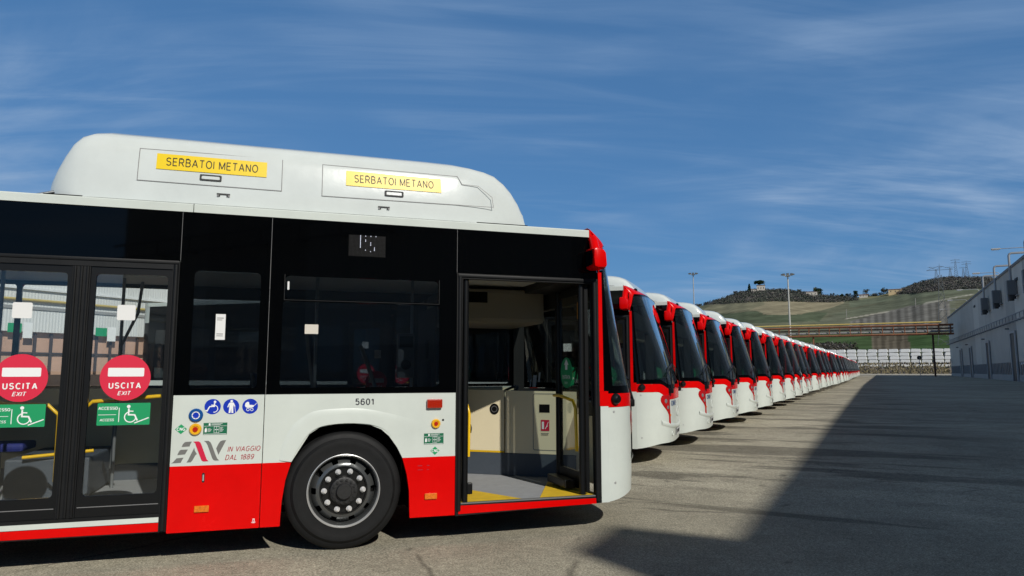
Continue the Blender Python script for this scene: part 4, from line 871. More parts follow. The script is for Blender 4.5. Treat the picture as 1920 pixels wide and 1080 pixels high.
# fields as (bearing, rise) outlines on the slope
def hz(x): return 71.871 - degrees(math.atan((x - 960) / 1339.0))
def ez(x, y): return (696 - y) / sqrt(1339 ** 2 + (x - 960) ** 2)
def ol(*pts): return [(hz(x), ez(x, y)) for x, y in pts]
FIELDS = [
    (ol((1200, 660), (1900, 660), (1900, 640), (1200, 640)), (0.095, 0.105, 0.065)),
    (ol((1430, 658), (1640, 658), (1640, 622), (1430, 622)), (0.060, 0.095, 0.042)),
    (ol((1480, 662), (1600, 662), (1590, 642), (1500, 640)), (0.110, 0.102, 0.076)),
    (ol((1636, 660), (1706, 660), (1710, 628), (1640, 628)), (0.120, 0.104, 0.076)),
    (ol((1706, 662), (1800, 662), (1800, 622), (1710, 626)), (0.055, 0.095, 0.040)),
    (ol((1180, 625), (1560, 625), (1560, 585), (1320, 570), (1180, 580)), (0.135, 0.142, 0.095)),
    (ol((1330, 604), (1440, 606), (1540, 604), (1560, 588), (1430, 584), (1330, 590)), (0.085, 0.104, 0.066)),
    (ol((1418, 583), (1440, 590), (1510, 591), (1560, 580), (1590, 568), (1590, 562), (1430, 563), (1380, 576)), (0.235, 0.210, 0.140)),
    (ol((1310, 588), (1400, 585), (1440, 570), (1440, 563), (1340, 568)), (0.185, 0.178, 0.118)),
    (ol((1540, 625), (1800, 620), (1800, 560), (1700, 566), (1600, 584), (1540, 604)), (0.130, 0.138, 0.098)),
    (ol((1590, 622), (1790, 620), (1790, 566), (1745, 570), (1670, 586), (1600, 604)), (0.150, 0.145, 0.128)),
    (ol((1560, 592), (1600, 583), (1690, 562), (1860, 530), (1900, 545), (1800, 562), (1670, 584), (1590, 598)), (0.125, 0.138, 0.096)),
    (ol((1600, 562), (1650, 553), (1700, 549), (1850, 535), (1860, 545), (1700, 560), (1600, 578)), (0.125, 0.142, 0.098)),
    (ol((1595, 558), (1640, 551), (1700, 548), (1700, 552), (1610, 562)), (0.180, 0.178, 0.105)),
    (ol((1300, 572), (1380, 549), (1410, 539), (1480, 538), (1545, 552), (1600, 556), (1620, 560), (1570, 567), (1440, 564), (1340, 570)), (0.085, 0.085, 0.075)),
    (ol((1690, 552), (1700, 536), (1760, 516), (1870, 515), (1930, 522), (1900, 545), (1860, 535), (1780, 544), (1720, 549)), (0.085, 0.083, 0.088)),
]
def ground_noise(x, y):
    s_ = 0
    for k, (f, am) in enumerate(((.004, .5), (.011, .3), (.031, .2))): s_ += am * sin(x * f + 1.3 * k + 1.7 * sin(y * f * .7 + k)) * cos(y * f * 1.1 + .6 * k)
    return s_
hm = MB(); cols = []
AZ = [80 - .12 * i for i in range(int(65 / .12) + 1)]; NT = 110
rows = []
for j in range(NT + 4):
    r_ = []
    for az in AZ:
        t = j / NT
        if t <= 1:
            p, e = hill(az, t); wob = ground_noise(p.x, p.y) * 5 * t * (1 - t) * 2; p.z += wob
        else: p, e = hill(az, 1); k = (j - NT) ; q = polar(az, R1 + 160 * k, p.z - 26 * k * k); p = q
        r_.append(p)
        jx = ground_noise(p.x * 3, p.y * 3) * .10; jy = ground_noise(p.x * 2 + 40, p.y * 2) * .0012
        c = (.120, .125, .085)
        for pl, cc in FIELDS:
            if inpoly(az + jx, e + jy, pl): c = cc
        nz = 1 + .16 * ground_noise(p.x * 9, p.y * 7)
        # tractor lines on the ploughed strip, contour grazing lines on the grass
        if inpoly(az, e, FIELDS[10][0]) or inpoly(az, e, FIELDS[3][0]): nz *= (1 + .22 * (1 if sin(az * 13 + e * 30) > .15 else -1) + .10 * sin(az * 47))
        else: nz *= 1 + .10 * sin((e * 900 + az * 1.8) + 2 * ground_noise(p.x, p.y))
        # field edge and pale track
        for ln, cc in (((hz(1590), ez(1590, 599), hz(1672), ez(1672, 585.5)), (.34, .32, .26)), ((hz(1738), ez(1738, 571), hz(1835), ez(1835, 553)), (.30, .29, .24))):
            if ln[0] >= az >= ln[2]:
                k = (ln[0] - az) / (ln[0] - ln[2]); ee = ln[1] + (ln[3] - ln[1]) * k
                if abs(e - ee) < .0006: c = cc; nz = 1
        cols.append((c[0] * nz, c[1] * nz, c[2] * nz, 1))
    rows.append(r_)
MT['hillside'] = m = bpy.data.materials.new('hillside'); m.use_nodes = True; t = m.node_tree; b = t.nodes['Principled BSDF']
at = N(t, 'ShaderNodeVertexColor', layer_name='field'); tcx = N(t, 'ShaderNodeTexCoord'); nz_ = N(t, 'ShaderNodeTexNoise'); nz_.inputs['Scale'].default_value = .06; nz_.inputs['Detail'].default_value = 8; nz_.inputs['Roughness'].default_value = .75
L(t, tcx.outputs['Object'], nz_.inputs['Vector']); mr_ = N(t, 'ShaderNodeMapRange'); mr_.inputs['From Min'].default_value = .3; mr_.inputs['From Max'].default_value = .7; mr_.inputs['To Min'].default_value = .62; mr_.inputs['To Max'].default_value = 1.35
L(t, nz_.outputs['Fac'], mr_.inputs['Value']); mxx = N(t, 'ShaderNodeMixRGB', blend_type='MULTIPLY'); mxx.inputs['Fac'].default_value = 1
L(t, at.outputs['Color'], mxx.inputs['Color1']); L(t, mr_.outputs[0], mxx.inputs['Color2']); L(t, mxx.outputs[0], b.inputs['Base Color']); b.inputs['Roughness'].default_value = 1; b.inputs['Specular IOR Level'].default_value = 0
hm.grid(rows, 'hillside', True); ho = hm.build('hills', fixn=False)
ca = ho.data.color_attributes.new('field', 'FLOAT_COLOR', 'POINT')
ca.data.foreach_set('color', [x for c in cols for x in c]); kind(ho, 'structure')
hill_at = lambda x, y: hill(hz(x), max(0, min(1, ((ez(x, y) - E0) / (ridge(hz(x)) - E0)) ** (1 / .92))))[0]

# leaf clumps
mat('scrub_brown', (.150, .138, .132), 1, spec=0, var=.4, vscale=.2); mat('scrub_green', (.110, .125, .098), 1, spec=0, var=.4, vscale=.2)
mat('scrub_pale', (.20, .185, .16), 1, spec=0, var=.4, vscale=.2); mat('pine', (.03, .05, .022), 1, spec=0, var=.3, vscale=.5); mat('bare_twig', (.085, .075, .06), 1, spec=0); mat('bark', (.06, .05, .04), 1, spec=0)
mat('dry_grass', (.22, .19, .115), 1, spec=0, var=.35, vscale=.6)
def clump(b, c, rad, nf, m, size, flat=1.0, r=random):
    for _ in range(nf):
        v = Vector((r.gauss(0, 1), r.gauss(0, 1), r.gauss(0, 1))).normalized() * rad * r.random() ** .4
        v.z *= flat; q = c + v; a = Vector((r.gauss(0, 1), r.gauss(0, 1), r.gauss(0, 1))).normalized(); d_ = a.cross(Vector((r.random(), r.random(), r.random()))).normalized(); s_ = size * r.uniform(.6, 1.4)
        b.add([q + a * s_, q - a * s_ * .6 + d_ * s_ * .8, q - a * s_ * .6 - d_ * s_ * .8], [(0, 1, 2)], m)
r9 = random.Random(9)
sc = MB()
def scatter(pl, nn, mats, rad, size, nf, flat=.6):
    xs = [p[0] for p in pl]; ys = [p[1] for p in pl]; k = 0
    while k < nn:
        x, y = r9.uniform(min(xs), max(xs)), r9.uniform(min(ys), max(ys))
        if not inpoly(x, y, pl): continue
        k += 1; p = hill_at(x, y); rr = rad * r9.uniform(.5, 1.3); clump(sc, p + Vector((0, 0, rr * .4)), rr, nf, r9.choice(mats), size, flat, r9)
scatter([(1340, 569), (1385, 551), (1412, 545), (1480, 544), (1545, 556), (1600, 559), (1618, 563), (1570, 567), (1450, 565)], 2000, ['scrub_brown', 'scrub_green', 'scrub_pale', 'scrub_green'], 4.2, .85, 30, .8)
scatter([(1692, 551), (1705, 540), (1745, 527), (1790, 521), (1870, 522), (1925, 530), (1880, 540), (1800, 543), (1730, 549)], 2400, ['scrub_brown', 'scrub_brown', 'scrub_pale', 'scrub_green'], 4.0, .8, 30, .8)
for k in range(150):                                        # hedge along the skyline and the bank bushes
    x = r9.uniform(1300, 1400) if k < 60 else r9.uniform(1480, 1700); az = hz(x); p, e = hill(az, .995); clump(sc, p + Vector((0, 0, 2)), r9.uniform(2, 4.5), 30, r9.choice(['scrub_brown', 'scrub_green']), .8, .8, r9)
for k in range(170):
    x = r9.uniform(1480, 1610); p = hill_at(x, r9.uniform(646, 662)); clump(sc, p + Vector((0, 0, 1)), r9.uniform(.8, 2.2), 14, r9.choice(['scrub_brown', 'bare_twig', 'bare_twig']), .55, 1, r9)
kind(sc.build('scrub', fixn=False), 'stuff')
def tree(px, h, w, style, label, t=.99):
    p, e = hill(hz(px), t); o = thing('tree', label, 'tree', p, 0, 'trees on the ridge')
    MB().tube([(0, 0, -1), (w * .02, 0, h * .3), (0, w * .02, h * .62)], [h * .035, h * .026, h * .012], 'bark', 7).build('trunk', o)
    b = MB(); rr = random.Random(int(px))
    if style == 'cypress':
        for k in range(16): z = h * (.12 + .85 * k / 16); clump(b, Vector((0, 0, z)), w * .5 * (1 - (k / 16) ** 1.6) + .3, 40, 'pine', w * .12, 1, rr)
    elif style == 'umbrella':
        for k in range(22): a = rr.uniform(0, 6.28); q = w * .42 * rr.random() ** .5; clump(b, Vector((q * cos(a), q * sin(a), h * .80 + rr.uniform(-.06, .10) * h)), w * .2, 50, 'pine', w * .06, .6, rr)
    elif style == 'round':
        for k in range(20): a = rr.uniform(0, 6.28); q = w * .36 * rr.random() ** .5; clump(b, Vector((q * cos(a), q * sin(a), h * rr.uniform(.28, .88))), w * .22, 50, rr.choice(['pine', 'scrub_green']), w * .06, .9, rr)
    else:
        for k in range(16):
            a = rr.uniform(0, 6.28); q = w * .4 * rr.random() ** .5; tip = Vector((q * cos(a), q * sin(a), h * rr.uniform(.5, .97)))
            b.tube([(0, 0, h * .3), tip * .6 + Vector((0, 0, h * .15)), tip], [h * .012, h * .007, h * .003], 'bare_twig', 4); clump(b, tip, w * .16, 26, rr.choice(['bare_twig', 'scrub_green']), w * .05, 1, rr)
    b.build('crown', o)
TR = [(1411, 17, 7, 'cypress', 'pointed dark conifer left of the hilltop villa'), (1430, 21, 17, 'umbrella', 'dark umbrella pine rising over the hilltop villa'), (1541, 17, 17, 'round', 'dense dark round tree beside the long ridge house'),
      (1568, 8, 8, 'bare', 'small bare tree on the ridge, right of the dark round tree'), (1586, 8, 8, 'round', 'small rounded tree, first of the ridge avenue'), (1596, 8, 7, 'round', 'small rounded tree, second of the ridge avenue'), (1603, 8, 7, 'bare', 'small thin tree, third of the ridge avenue'), (1613, 13, 9, 'round', 'tall round-headed tree at the end of the ridge avenue'), (1632, 13, 11, 'bare', 'leafless spreading tree on the ridge skyline'), (1666, 11, 15, 'bare', 'broad bare tree left of the yellow farmhouse'), (1384, 9, 9, 'bare', 'bare tree where the ridge starts to climb'), (1505, 8, 10, 'bare', 'low bare tree on the ridge right of the floodlight mast'), (1519, 7, 4, 'round', 'small bushy tree left of the long ridge house')]
for a in TR: tree(*a)
mat('house_wall', (.55, .50, .42), .9, var=.1); mat('house_yellow', (.60, .45, .25), .9); mat('house_roof', (.16, .10, .075), .9); mat('house_glass', (.04, .045, .05), .3)
def house(px, w, d_, h, wm, label, t=.985):
    p, e = hill(hz(px), t); o = thing('house', label, 'house', p, R(hz(px)) , 'houses on the ridge')
    MB().box(-d_ / 2, d_ / 2, -w / 2, w / 2, -3, h, wm).build('wall', o)
    b = MB(); r_ = [(-d_ / 2 - .5, h), (0, h + 1.7), (d_ / 2 + .5, h)]
    b.grid([[(x, y, z) for x, z in r_] for y in (-w / 2 - .5, w / 2 + .5)], 'house_roof', False); b.add([(x, -w / 2 - .5, z) for x, z in r_], [(0, 1, 2)], wm); b.add([(x, w / 2 + .5, z) for x, z in r_], [(0, 1, 2)], wm); b.build('roof', o)
    for k in range(3):
        y = -w * .32 + k * w * .32; MB().box(-d_ / 2 - .04, -d_ / 2 + .1, y - .6, y + .6, h * .45, h * .75, 'house_glass').build('window', o)
house(1433, 14, 11, 11, 'house_wall', 'cream villa under the umbrella pine on the hilltop'); house(1421, 12, 8, 5.5, 'house_wall', 'low white outbuilding left of the hilltop villa')
house(1529, 18, 11, 8, 'house_wall', 'long pale house left of the dark round tree'); house(1627, 13, 8, 4, 'house_wall', 'low grey house behind the leafless ridge tree'); house(1688, 20, 10, 7, 'house_yellow', 'yellow farmhouse beside the wooded hilltop', .97)
# pylons
mat('pylon_steel', (.11, .12, .125), .6, metal=.3)
def pylon(px, t, h, w, label, arms=1, top='tree', r_=.14):
    p, e = hill(hz(px), t); o = thing('power_pylon', label, 'pylon', p, R(hz(px)), 'power pylons on the hill')
    b = MB(); nl = 9
    lv = [(h * .86 * k / nl, w * (1 - .80 * (k / nl) ** .8)) for k in range(nl + 1)]
    for (z0, w0), (z1, w1) in zip(lv, lv[1:]):
        for sx, sy in ((1, 1), (1, -1), (-1, -1), (-1, 1)):
            b.tube([(sx * w0 / 2, sy * w0 / 2, z0), (sx * w1 / 2, sy * w1 / 2, z1)], r_, 'pylon_steel', 4)
            b.tube([(sx * w0 / 2, sy * w0 / 2, z0), (sy * w1 / 2 if sx == sy else -sx * w1 / 2 * -1, -sx * w1 / 2 if sx == sy else -sy * w1 / 2 * 1, z1)], r_ * .6, 'pylon_steel', 4)
            b.tube([(sx * w0 / 2, sy * w0 / 2, z0), (-sx * w1 / 2, sy * w1 / 2, z1)], r_ * .6, 'pylon_steel', 4)
    b.build('tower_body', o)
    zt = h * .86; wt = w * .2
    if top == 'vee':
        for s_ in (-1, 1):
            b = MB(); b.tube([(0, 0, zt), (0, s_ * w * .9, h)], r_, 'pylon_steel', 4); b.tube([(0, 0, zt - 2), (0, s_ * w * 1.1, h * .985)], r_, 'pylon_steel', 4); b.tube([(0, s_ * w * .4, zt + (h - zt) * .45), (0, s_ * w * .62, h * .93)], r_ * .6, 'pylon_steel', 4); b.tube([(0, s_ * w * .9, h), (0, s_ * w * 1.35, h * .985)], r_, 'pylon_steel', 4); b.build('cross_arm', o)
        MB().tube([(0, -w * 1.1, h * .985), (0, w * 1.1, h * .985)], r_, 'pylon_steel', 4).build('cross_beam', o)
    else:
        MB().tube([(0, 0, zt), (0, 0, h)], [r_ * 1.6, r_ * .7], 'pylon_steel', 5).build('tower_tip', o)
        for k in range(arms):
            z = h * (.92 - .12 * k); b = MB(); b.tube([(0, -w * .95, z), (0, w * .95, z)], r_, 'pylon_steel', 4); b.tube([(0, -w * .95, z), (0, 0, z + h * .05)], r_ * .7, 'pylon_steel', 4); b.tube([(0, w * .95, z), (0, 0, z + h * .05)], r_ * .7, 'pylon_steel', 4); b.build('cross_arm', o)
pylon(1795, .99, 22, 7, 'lattice pylon on the hilltop, leftmost of the four', 1); pylon(1806, .99, 34, 7, 'tallest lattice pylon on the wooded hilltop', 2); pylon(1820, .99, 20, 6, 'short lattice pylon in the gap between the taller two', 1); pylon(1827, .99, 30, 7, 'lattice pylon on the hilltop, rightmost of the four', 2)
pylon(1775, .22, 48, 7, 'tall lattice pylon standing by the end of the factory', 2, 'tree', .10)
pylon(1768, .93, 30, 8, 'lattice pylon with forked arms below the wooded hilltop', 1, 'vee', .15); pylon(1440, .99, 18, 3, 'slim lattice mast right of the hilltop villa', 1, 'tree', .12)

# floodlight masts
mat('galv', (.40, .41, .41), .5, metal=.4, var=.1, vscale=.5); mat('mast_pale', (.44, .43, .38), .6); mat('lamp_lens', (.7, .72, .74), .2)
def mast(px, dist, e_top, label, pale):
    az = hz(px); p = polar(az, dist, gz(dist * .9) if dist < 220 else .5); h = CZ + e_top * dist - p.z
    o = thing('floodlight_mast', label, 'light mast', p, R(az), 'floodlight masts beyond the yard'); m = 'mast_pale' if pale else 'galv'
    MB().tube([(0, 0, 0), (0, 0, h)], [.30, .14], m, 12).build('pole', o)
    b = MB(); b.lathe([(-.1, 0), (-.1, .5), (.1, .5), (.1, 0)], (0, 0, 0), m, 16)
    b.v = [(x, z, y + h - .4) for x, y, z in b.v]; b.build('lamp_ring', o)
    for k in range(8):
        a = 2 * pi * k / 8; c = Vector((cos(a) * 1.25, sin(a) * 1.25, h)); q = MB(); q.tube([(cos(a) * .4, sin(a) * .4, h - .4), tuple(c)], .06, m, 6)
        q.bbox(c.x - .32, c.x + .32, c.y - .32, c.y + .32, h - .10, h + .18, .05, 'pylon_steel'); q.box(c.x - .26, c.x + .26, c.y - .26, c.y + .26, h - .13, h - .10, 'lamp_lens'); q.build('floodlight', o)
mast(1305, 240, .1334, 'grey floodlight mast rising from behind the bus row', False); mast(1485, 185, .1270, 'tall pale floodlight mast in front of the hill', True)
mat('wood_pole', (.30, .28, .25), .9)
for px, y0, y1, lb in ((1593, 598, 578, 'thin pole beside the pale field track'), (1725, 577, 558, 'thin pole high on the green slope')):
    p = hill_at(px, y0); d_ = hypot(p.x - CX, p.y - CY); tag(MB().tube([(0, 0, -1), (0, 0, (y0 - y1) / 1339 * d_ * .85)], .35, 'wood_pole', 6).build('utility_pole'), lb, 'pole', 'poles on the slope').location = p

# ------------------------------------------------------------------ bank and stacks beyond the yard
bk = MB(); rows = []
for k, (a, z) in enumerate(((203.5, -.1), (205, .5), (208, 1.9), (211, 2.0), (216, 1.9), (250, 1.5))):
    rows.append([row(a, p, z + (.35 * sin(p * .9 + k) + .2 * sin(p * 2.3)) * (1 if 1 <= k <= 3 else 0)) for p in [-60 + 2 * i for i in range(61)]])
bk.grid(rows, 'soil'); kind(bk.build('earth_bank', fixn=False), 'structure')
b = MB()
for k in range(1800):
    a = r9.uniform(204, 211); p = row(a, r9.uniform(-22, 20), .5 + min(2.2, (a - 204.5) * .6)); h = r9.uniform(.25, .75); q = Vector((r9.uniform(-.3, .3), r9.uniform(-.3, .3), h)); s_ = RV * r9.uniform(-.2, .2) + NV * r9.uniform(.08, .22)
    b.add([p - s_, p + s_, p + q], [(0, 1, 2)], r9.choice(['dry_grass', 'dry_grass', 'scrub_brown']))
kind(b.build('dry_grass', fixn=False), 'stuff')
mat('kerb_concrete', (.42, .41, .38), .9, var=.15)
b = MB(); b.grid([[row(203.0, p, 0.02), row(203.0, p, .28), row(203.3, p, .28), row(203.3, p, 0)] for p in (-30, 0, 24)], 'kerb_concrete', False); kind(b.build('kerb', fixn=False), 'structure')
mat('slab_white', (.72, .73, .72), .55, var=.08)
proto_s = None; NST = 15
for c in range(NST):
    for l in range(5):
        if proto_s is None:
            b = MB(); w, d_, h = 2.3, 4.2, .82
            top = [(-w / 2 + .12, -.5), (w / 2 - .1, -.5)]
            rows = [[(x * k, y, z) for x, z in ((-w / 2, 0), (-w / 2 * 1.02, h * .25), (-w / 2 * .93, h * .82), (-w / 2 * .8, h), (w / 2 * .8, h), (w / 2 * .95, h * .78), (w / 2 * 1.0, h * .2), (w / 2 * .97, 0), (-w / 2, 0))] for y, k in ((-d_ / 2, .9), (-d_ / 2 + .2, 1), (d_ / 2 - .2, 1), (d_ / 2, .9))]
            b.grid(rows, 'slab_white', False); b.add(rows[0][:-1], [tuple(range(8))], 'slab_white'); b.add(rows[-1][:-1], [tuple(range(8))], 'slab_white'); proto_s = o = b.build('moulded_shell')
        else: o = proto_s.copy(); COL.objects.link(o)
        q = row(214, -17.6 + c * 2.5 + rng.uniform(-.1, .1)); o.location = (q.x, q.y, gz(205) + 2.15 + l * .93 + rng.uniform(-.02, .02)); o.rotation_euler = (rng.uniform(-.01, .01), rng.uniform(-.05, .05), TH - pi / 2 + rng.uniform(-.05, .05))
        tag(o, 'white moulded shell, %s from the top in stack number %s from the left' % (ORD[5 - l], ['one', 'two', 'three', 'four', 'five', 'six', 'seven', 'eight', 'nine', 'ten', 'eleven', 'twelve', 'thirteen', 'fourteen', 'fifteen'][c]), 'shell', 'white shells stacked on the bank')

# pipe bridge from the factory across the yard end
mat('rust', (.24, .095, .045), .8, var=.4, vscale=.8); mat('rust_dark', (.07, .028, .018), .8); mat('pipe_yellow', (.52, .40, .12), .6); mat('pipe_grey', (.30, .30, .29), .5)
pb = thing('pipe_bridge', 'rusty trussed pipe bridge with a yellow gas pipe crossing the far yard', 'pipe bridge', row(165, 0))
lp = lambda p, z, da=0.0: tuple(RV * da + NV * p + Vector((0, 0, z)))
P0, P1 = -62.0, 14.5; ZB = 8.45; ZT = 10.25
for da in (-.7, .7):
    MB().tube([lp(P0, ZB, da), lp(P1, ZB, da)], .20, 'rust', 6).build('chord', pb); MB().tube([lp(P0, ZT, da), lp(P1, ZT, da)], .20, 'rust', 6).build('chord', pb)
p_ = P0
while p_ < P1:
    b = MB()
    for da in (-.7, .7): b.tube([lp(p_, ZB, da), lp(p_, ZT, da)], .09, 'rust', 5)
    b.tube([lp(p_, ZB, -.7), lp(p_, ZB, .7)], .08, 'rust', 5); b.build('truss_frame', pb); p_ += 2.0
for da, z, r_ in ((-.3, 9.0, .16), (.1, 9.0, .20), (.4, 9.55, .14), (-.1, 9.6, .10)): MB().tube([lp(P0, z, da), lp(P1, z, da)], r_, 'pipe_grey' if r_ > .12 else 'rust_dark', 8).build('pipe', pb)
MB().tube([lp(P0, ZT + .55, -.3), lp(P1 - 2, ZT + .55, -.3)], .16, 'pipe_yellow', 10).build('gas_pipe', pb)
for p_ in (-46, -11.2, 10.9):
    b = MB()
    for da in (-.35, .35): b.tube([lp(p_, 0, da), lp(p_, ZB, da)], .16, 'rust_dark' if p_ > 0 else 'rust', 6)
    for k in range(7): b.tube([lp(p_, .6 + k * 1.15, -.35 if k % 2 else .35), lp(p_, 1.75 + k * 1.15 if k < 6 else ZB, .35 if k % 2 else -.35)], .07, 'rust_dark' if p_ > 0 else 'rust', 5)
    b.build('post', pb)
sgn = thing('round_sign', 'dark round sign on a thin post beside the bridge leg', 'sign', row(163, 8.2))
MB().tube([(0, 0, 0), (0, 0, 4.0)], .06, 'galv', 6).build('post', sgn)
b = MB(); b.lathe([(-.03, 0), (-.03, .42), (.03, .42), (.03, 0)], (0, 0, 0), 'ink', 20); o = b.build('disc', sgn); o.location = (0, 0, 3.7); o.rotation_euler = (0, 0, TH - pi / 2)
# ------------------------------------------------------------------ factory on the right
def clad(name, c1, c2, pitch, wide, horiz=False):
    m = bpy.data.materials.new(name); m.use_nodes = True; t = m.node_tree; b = t.nodes['Principled BSDF']
    tc = N(t, 'ShaderNodeTexCoord'); sp = N(t, 'ShaderNodeSeparateXYZ'); L(t, tc.outputs['Object'], sp.inputs[0])
    dv = N(t, 'ShaderNodeMath', operation='DIVIDE'); L(t, sp.outputs['X'], dv.inputs[0]); dv.inputs[1].default_value = wide
    fl = N(t, 'ShaderNodeMath', operation='FLOOR'); L(t, dv.outputs[0], fl.inputs[0])
    wn = N(t, 'ShaderNodeTexWhiteNoise'); wn.noise_dimensions = '1D'; L(t, fl.outputs[0], wn.inputs['W'])
    nz = N(t, 'ShaderNodeTexNoise'); nz.inputs['Scale'].default_value = .35; nz.inputs['Detail'].default_value = 8; L(t, tc.outputs['Object'], nz.inputs['Vector'])
    ad = N(t, 'ShaderNodeMath', operation='MULTIPLY_ADD'); L(t, nz.outputs['Fac'], ad.inputs[0]); ad.inputs[1].default_value = .6; L(t, wn.outputs['Value'], ad.inputs[2])
    mr = N(t, 'ShaderNodeMapRange'); mr.inputs['From Max'].default_value = 1.5; L(t, ad.outputs[0], mr.inputs['Value'])
    mx_ = N(t, 'ShaderNodeMixRGB'); L(t, mr.outputs[0], mx_.inputs['Fac']); mx_.inputs['Color1'].default_value = (*c1, 1); mx_.inputs['Color2'].default_value = (*c2, 1)
    L(t, mx_.outputs[0], b.inputs['Base Color']); b.inputs['Roughness'].default_value = .6; b.inputs['Specular IOR Level'].default_value = .3
    wv = N(t, 'ShaderNodeTexWave'); wv.wave_type = 'BANDS'; wv.bands_direction = 'X'; wv.inputs['Scale'].default_value = pitch; L(t, tc.outputs['Object'], wv.inputs['Vector'])
    bp = N(t, 'ShaderNodeBump'); bp.inputs['Strength'].default_value = .35; bp.inputs['Distance'].default_value = .03; L(t, wv.outputs['Fac'], bp.inputs['Height']); L(t, bp.outputs[0], b.inputs['Normal'])
    MT[name] = m
clad('factory_clad', (.27, .26, .235), (.60, .58, .52), 1.2, 6.5)
mat('parapet', (.16, .165, .17), .7); mat('plinth', (.40, .38, .35), .9, var=.15, vscale=.4); mat('door_dark', (.02, .021, .022), .5); mat('door_frame', (.36, .36, .36), .6); mat('factory_glass', (.05, .055, .06), .12); mat('rack_steel', (.22, .225, .23), .6); mat('duct', (.30, .31, .32), .5, metal=.2); mat('duct_box', (.13, .135, .14), .6); mat('duct_motor', (.016, .016, .017), .6)
A0, A1, FP = -27.0, 187.0, 15.5
fb = thing('factory_building', 'long grey corrugated factory hall along the shaded right side of the yard', 'factory', row(A0, FP), TH)
LF = A1 - A0                                                # local x along the row, local y = away from the factory (towards the buses)
def FZ(x): return 14.4 - .9 * max(0, (x - 90) / 124)       # roof edge
def slope(x): return gz(A0 + x) - gz(A0)
def fbox(name, x0, x1, y0, y1, z0, z1, m, par=fb): return MB().box(x0, x1, y0, y1, z0, z1, m).build(name, par)
doors = [(105.2, 3.0, 6.1), (127, 2.6, 5.7), (148.5, 2.4, 5.6), (164, 2.4, 5.6)]
wl = MB()
wl.add([(0, 0, 2.6), (LF, 0, 2.6), (LF, 0, FZ(LF)), (90, 0, FZ(90)), (0, 0, FZ(0))], [(0, 1, 2, 3, 4)], 'factory_clad')
wl.add([(0, 0, -1), (0, -40, -1), (0, -40, FZ(0)), (0, 0, FZ(0))], [(0, 1, 2, 3)], 'factory_clad'); wl.add([(LF, 0, -1), (LF, -40, -1), (LF, -40, FZ(LF)), (LF, 0, FZ(LF))], [(0, 1, 2, 3)], 'factory_clad')
wl.add([(0, -40, -1), (LF, -40, -1), (LF, -40, FZ(LF)), (90, -40, FZ(90)), (0, -40, FZ(0))], [(0, 1, 2, 3, 4)], 'factory_clad'); wl.add([(0, 0, FZ(0)), (90, 0, FZ(90)), (90, -40, FZ(90)), (0, -40, FZ(0))], [(0, 1, 2, 3)], 'factory_clad'); wl.add([(90, 0, FZ(90)), (LF, 0, FZ(LF)), (LF, -40, FZ(LF)), (90, -40, FZ(90))], [(0, 1, 2, 3)], 'factory_clad')
wl.build('wall', fb, fixn=False)
b = MB(); b.grid([[(x, .05, FZ(x) - .25), (x, .12, FZ(x) - .25), (x, .12, FZ(x) + .06), (x, -.4, FZ(x) + .06)] for x in (0, 90, LF)], 'parapet', False); b.build('parapet', fb)
MB().box(0, LF, -.3, -.02, -1, 2.6, 'plinth').build('base_wall', fb); MB().box(0, LF, -.05, .06, -1, 1.05, 'plinth').build('base_wall', fb)
xs_ = sorted([0] + [v for a, w, h in doors for v in (a - A0 - w / 2, a - A0 + w / 2)] + [LF])
for k in range(0, len(xs_) - 1, 2):                         # low window strips between the doors
    x0, x1 = xs_[k] + 1.2, xs_[k + 1] - 1.2
    if x0 < 60: x0 = 60
    if x1 - x0 < 3: continue
    b = MB().box(x0, x1, -.04, .02, 1.06, 2.58, 'factory_glass'); q = x0
    while q < x1: b.box(q, q + .12, .02, .09, 1.06, 2.58, 'door_frame'); q += 1.25
    ws = b.build('window_strip', fb)
    if k == 0:
        b = MB(); rw = random.Random(4); q = x1 - 13
        while q < x1 - .5: b.bbox(q, q + .7, .022, .06, 2.2 + rw.uniform(0, .1), 2.5, .01, 'paper'); q += 1.25
        b.build('blind', ws)
for a, w, h in doors:
    x = a - A0; d_ = MB().box(x - w / 2, x + w / 2, .06, .12, -1, h, 'door_dark').build('door', fb)
    b = MB(); b.box(x - w / 2 - .45, x - w / 2, .07, .22, -1, h + .25, 'door_frame'); b.box(x + w / 2, x + w / 2 + .45, .07, .22, -1, h + .25, 'door_frame'); b.box(x - w / 2, x + w / 2, .07, .22, h, h + .25, 'door_frame'); b.build('door_frame', d_)
    b = MB(); b.bbox(x - .5, x - .1, .5, .9, h + .45, h + .62, .04, 'duct_box'); b.build('door_lamp', d_)
b = MB()                                                    # cable ladder on brackets
for z in (7.35, 8.05): b.box(0, LF, .55, .63, z, z + .10, 'rack_steel')
q = 1.0
while q < LF: b.box(q, q + .10, .10, .60, 7.33, 7.45, 'rack_steel'); b.box(q, q + .08, .56, .62, 7.45, 8.05, 'rack_steel'); q += 2.4
b.build('cable_ladder', fb)
mast_xs = [(90.5, True), (100.6, True), (112.3, True), (123.4, True)]
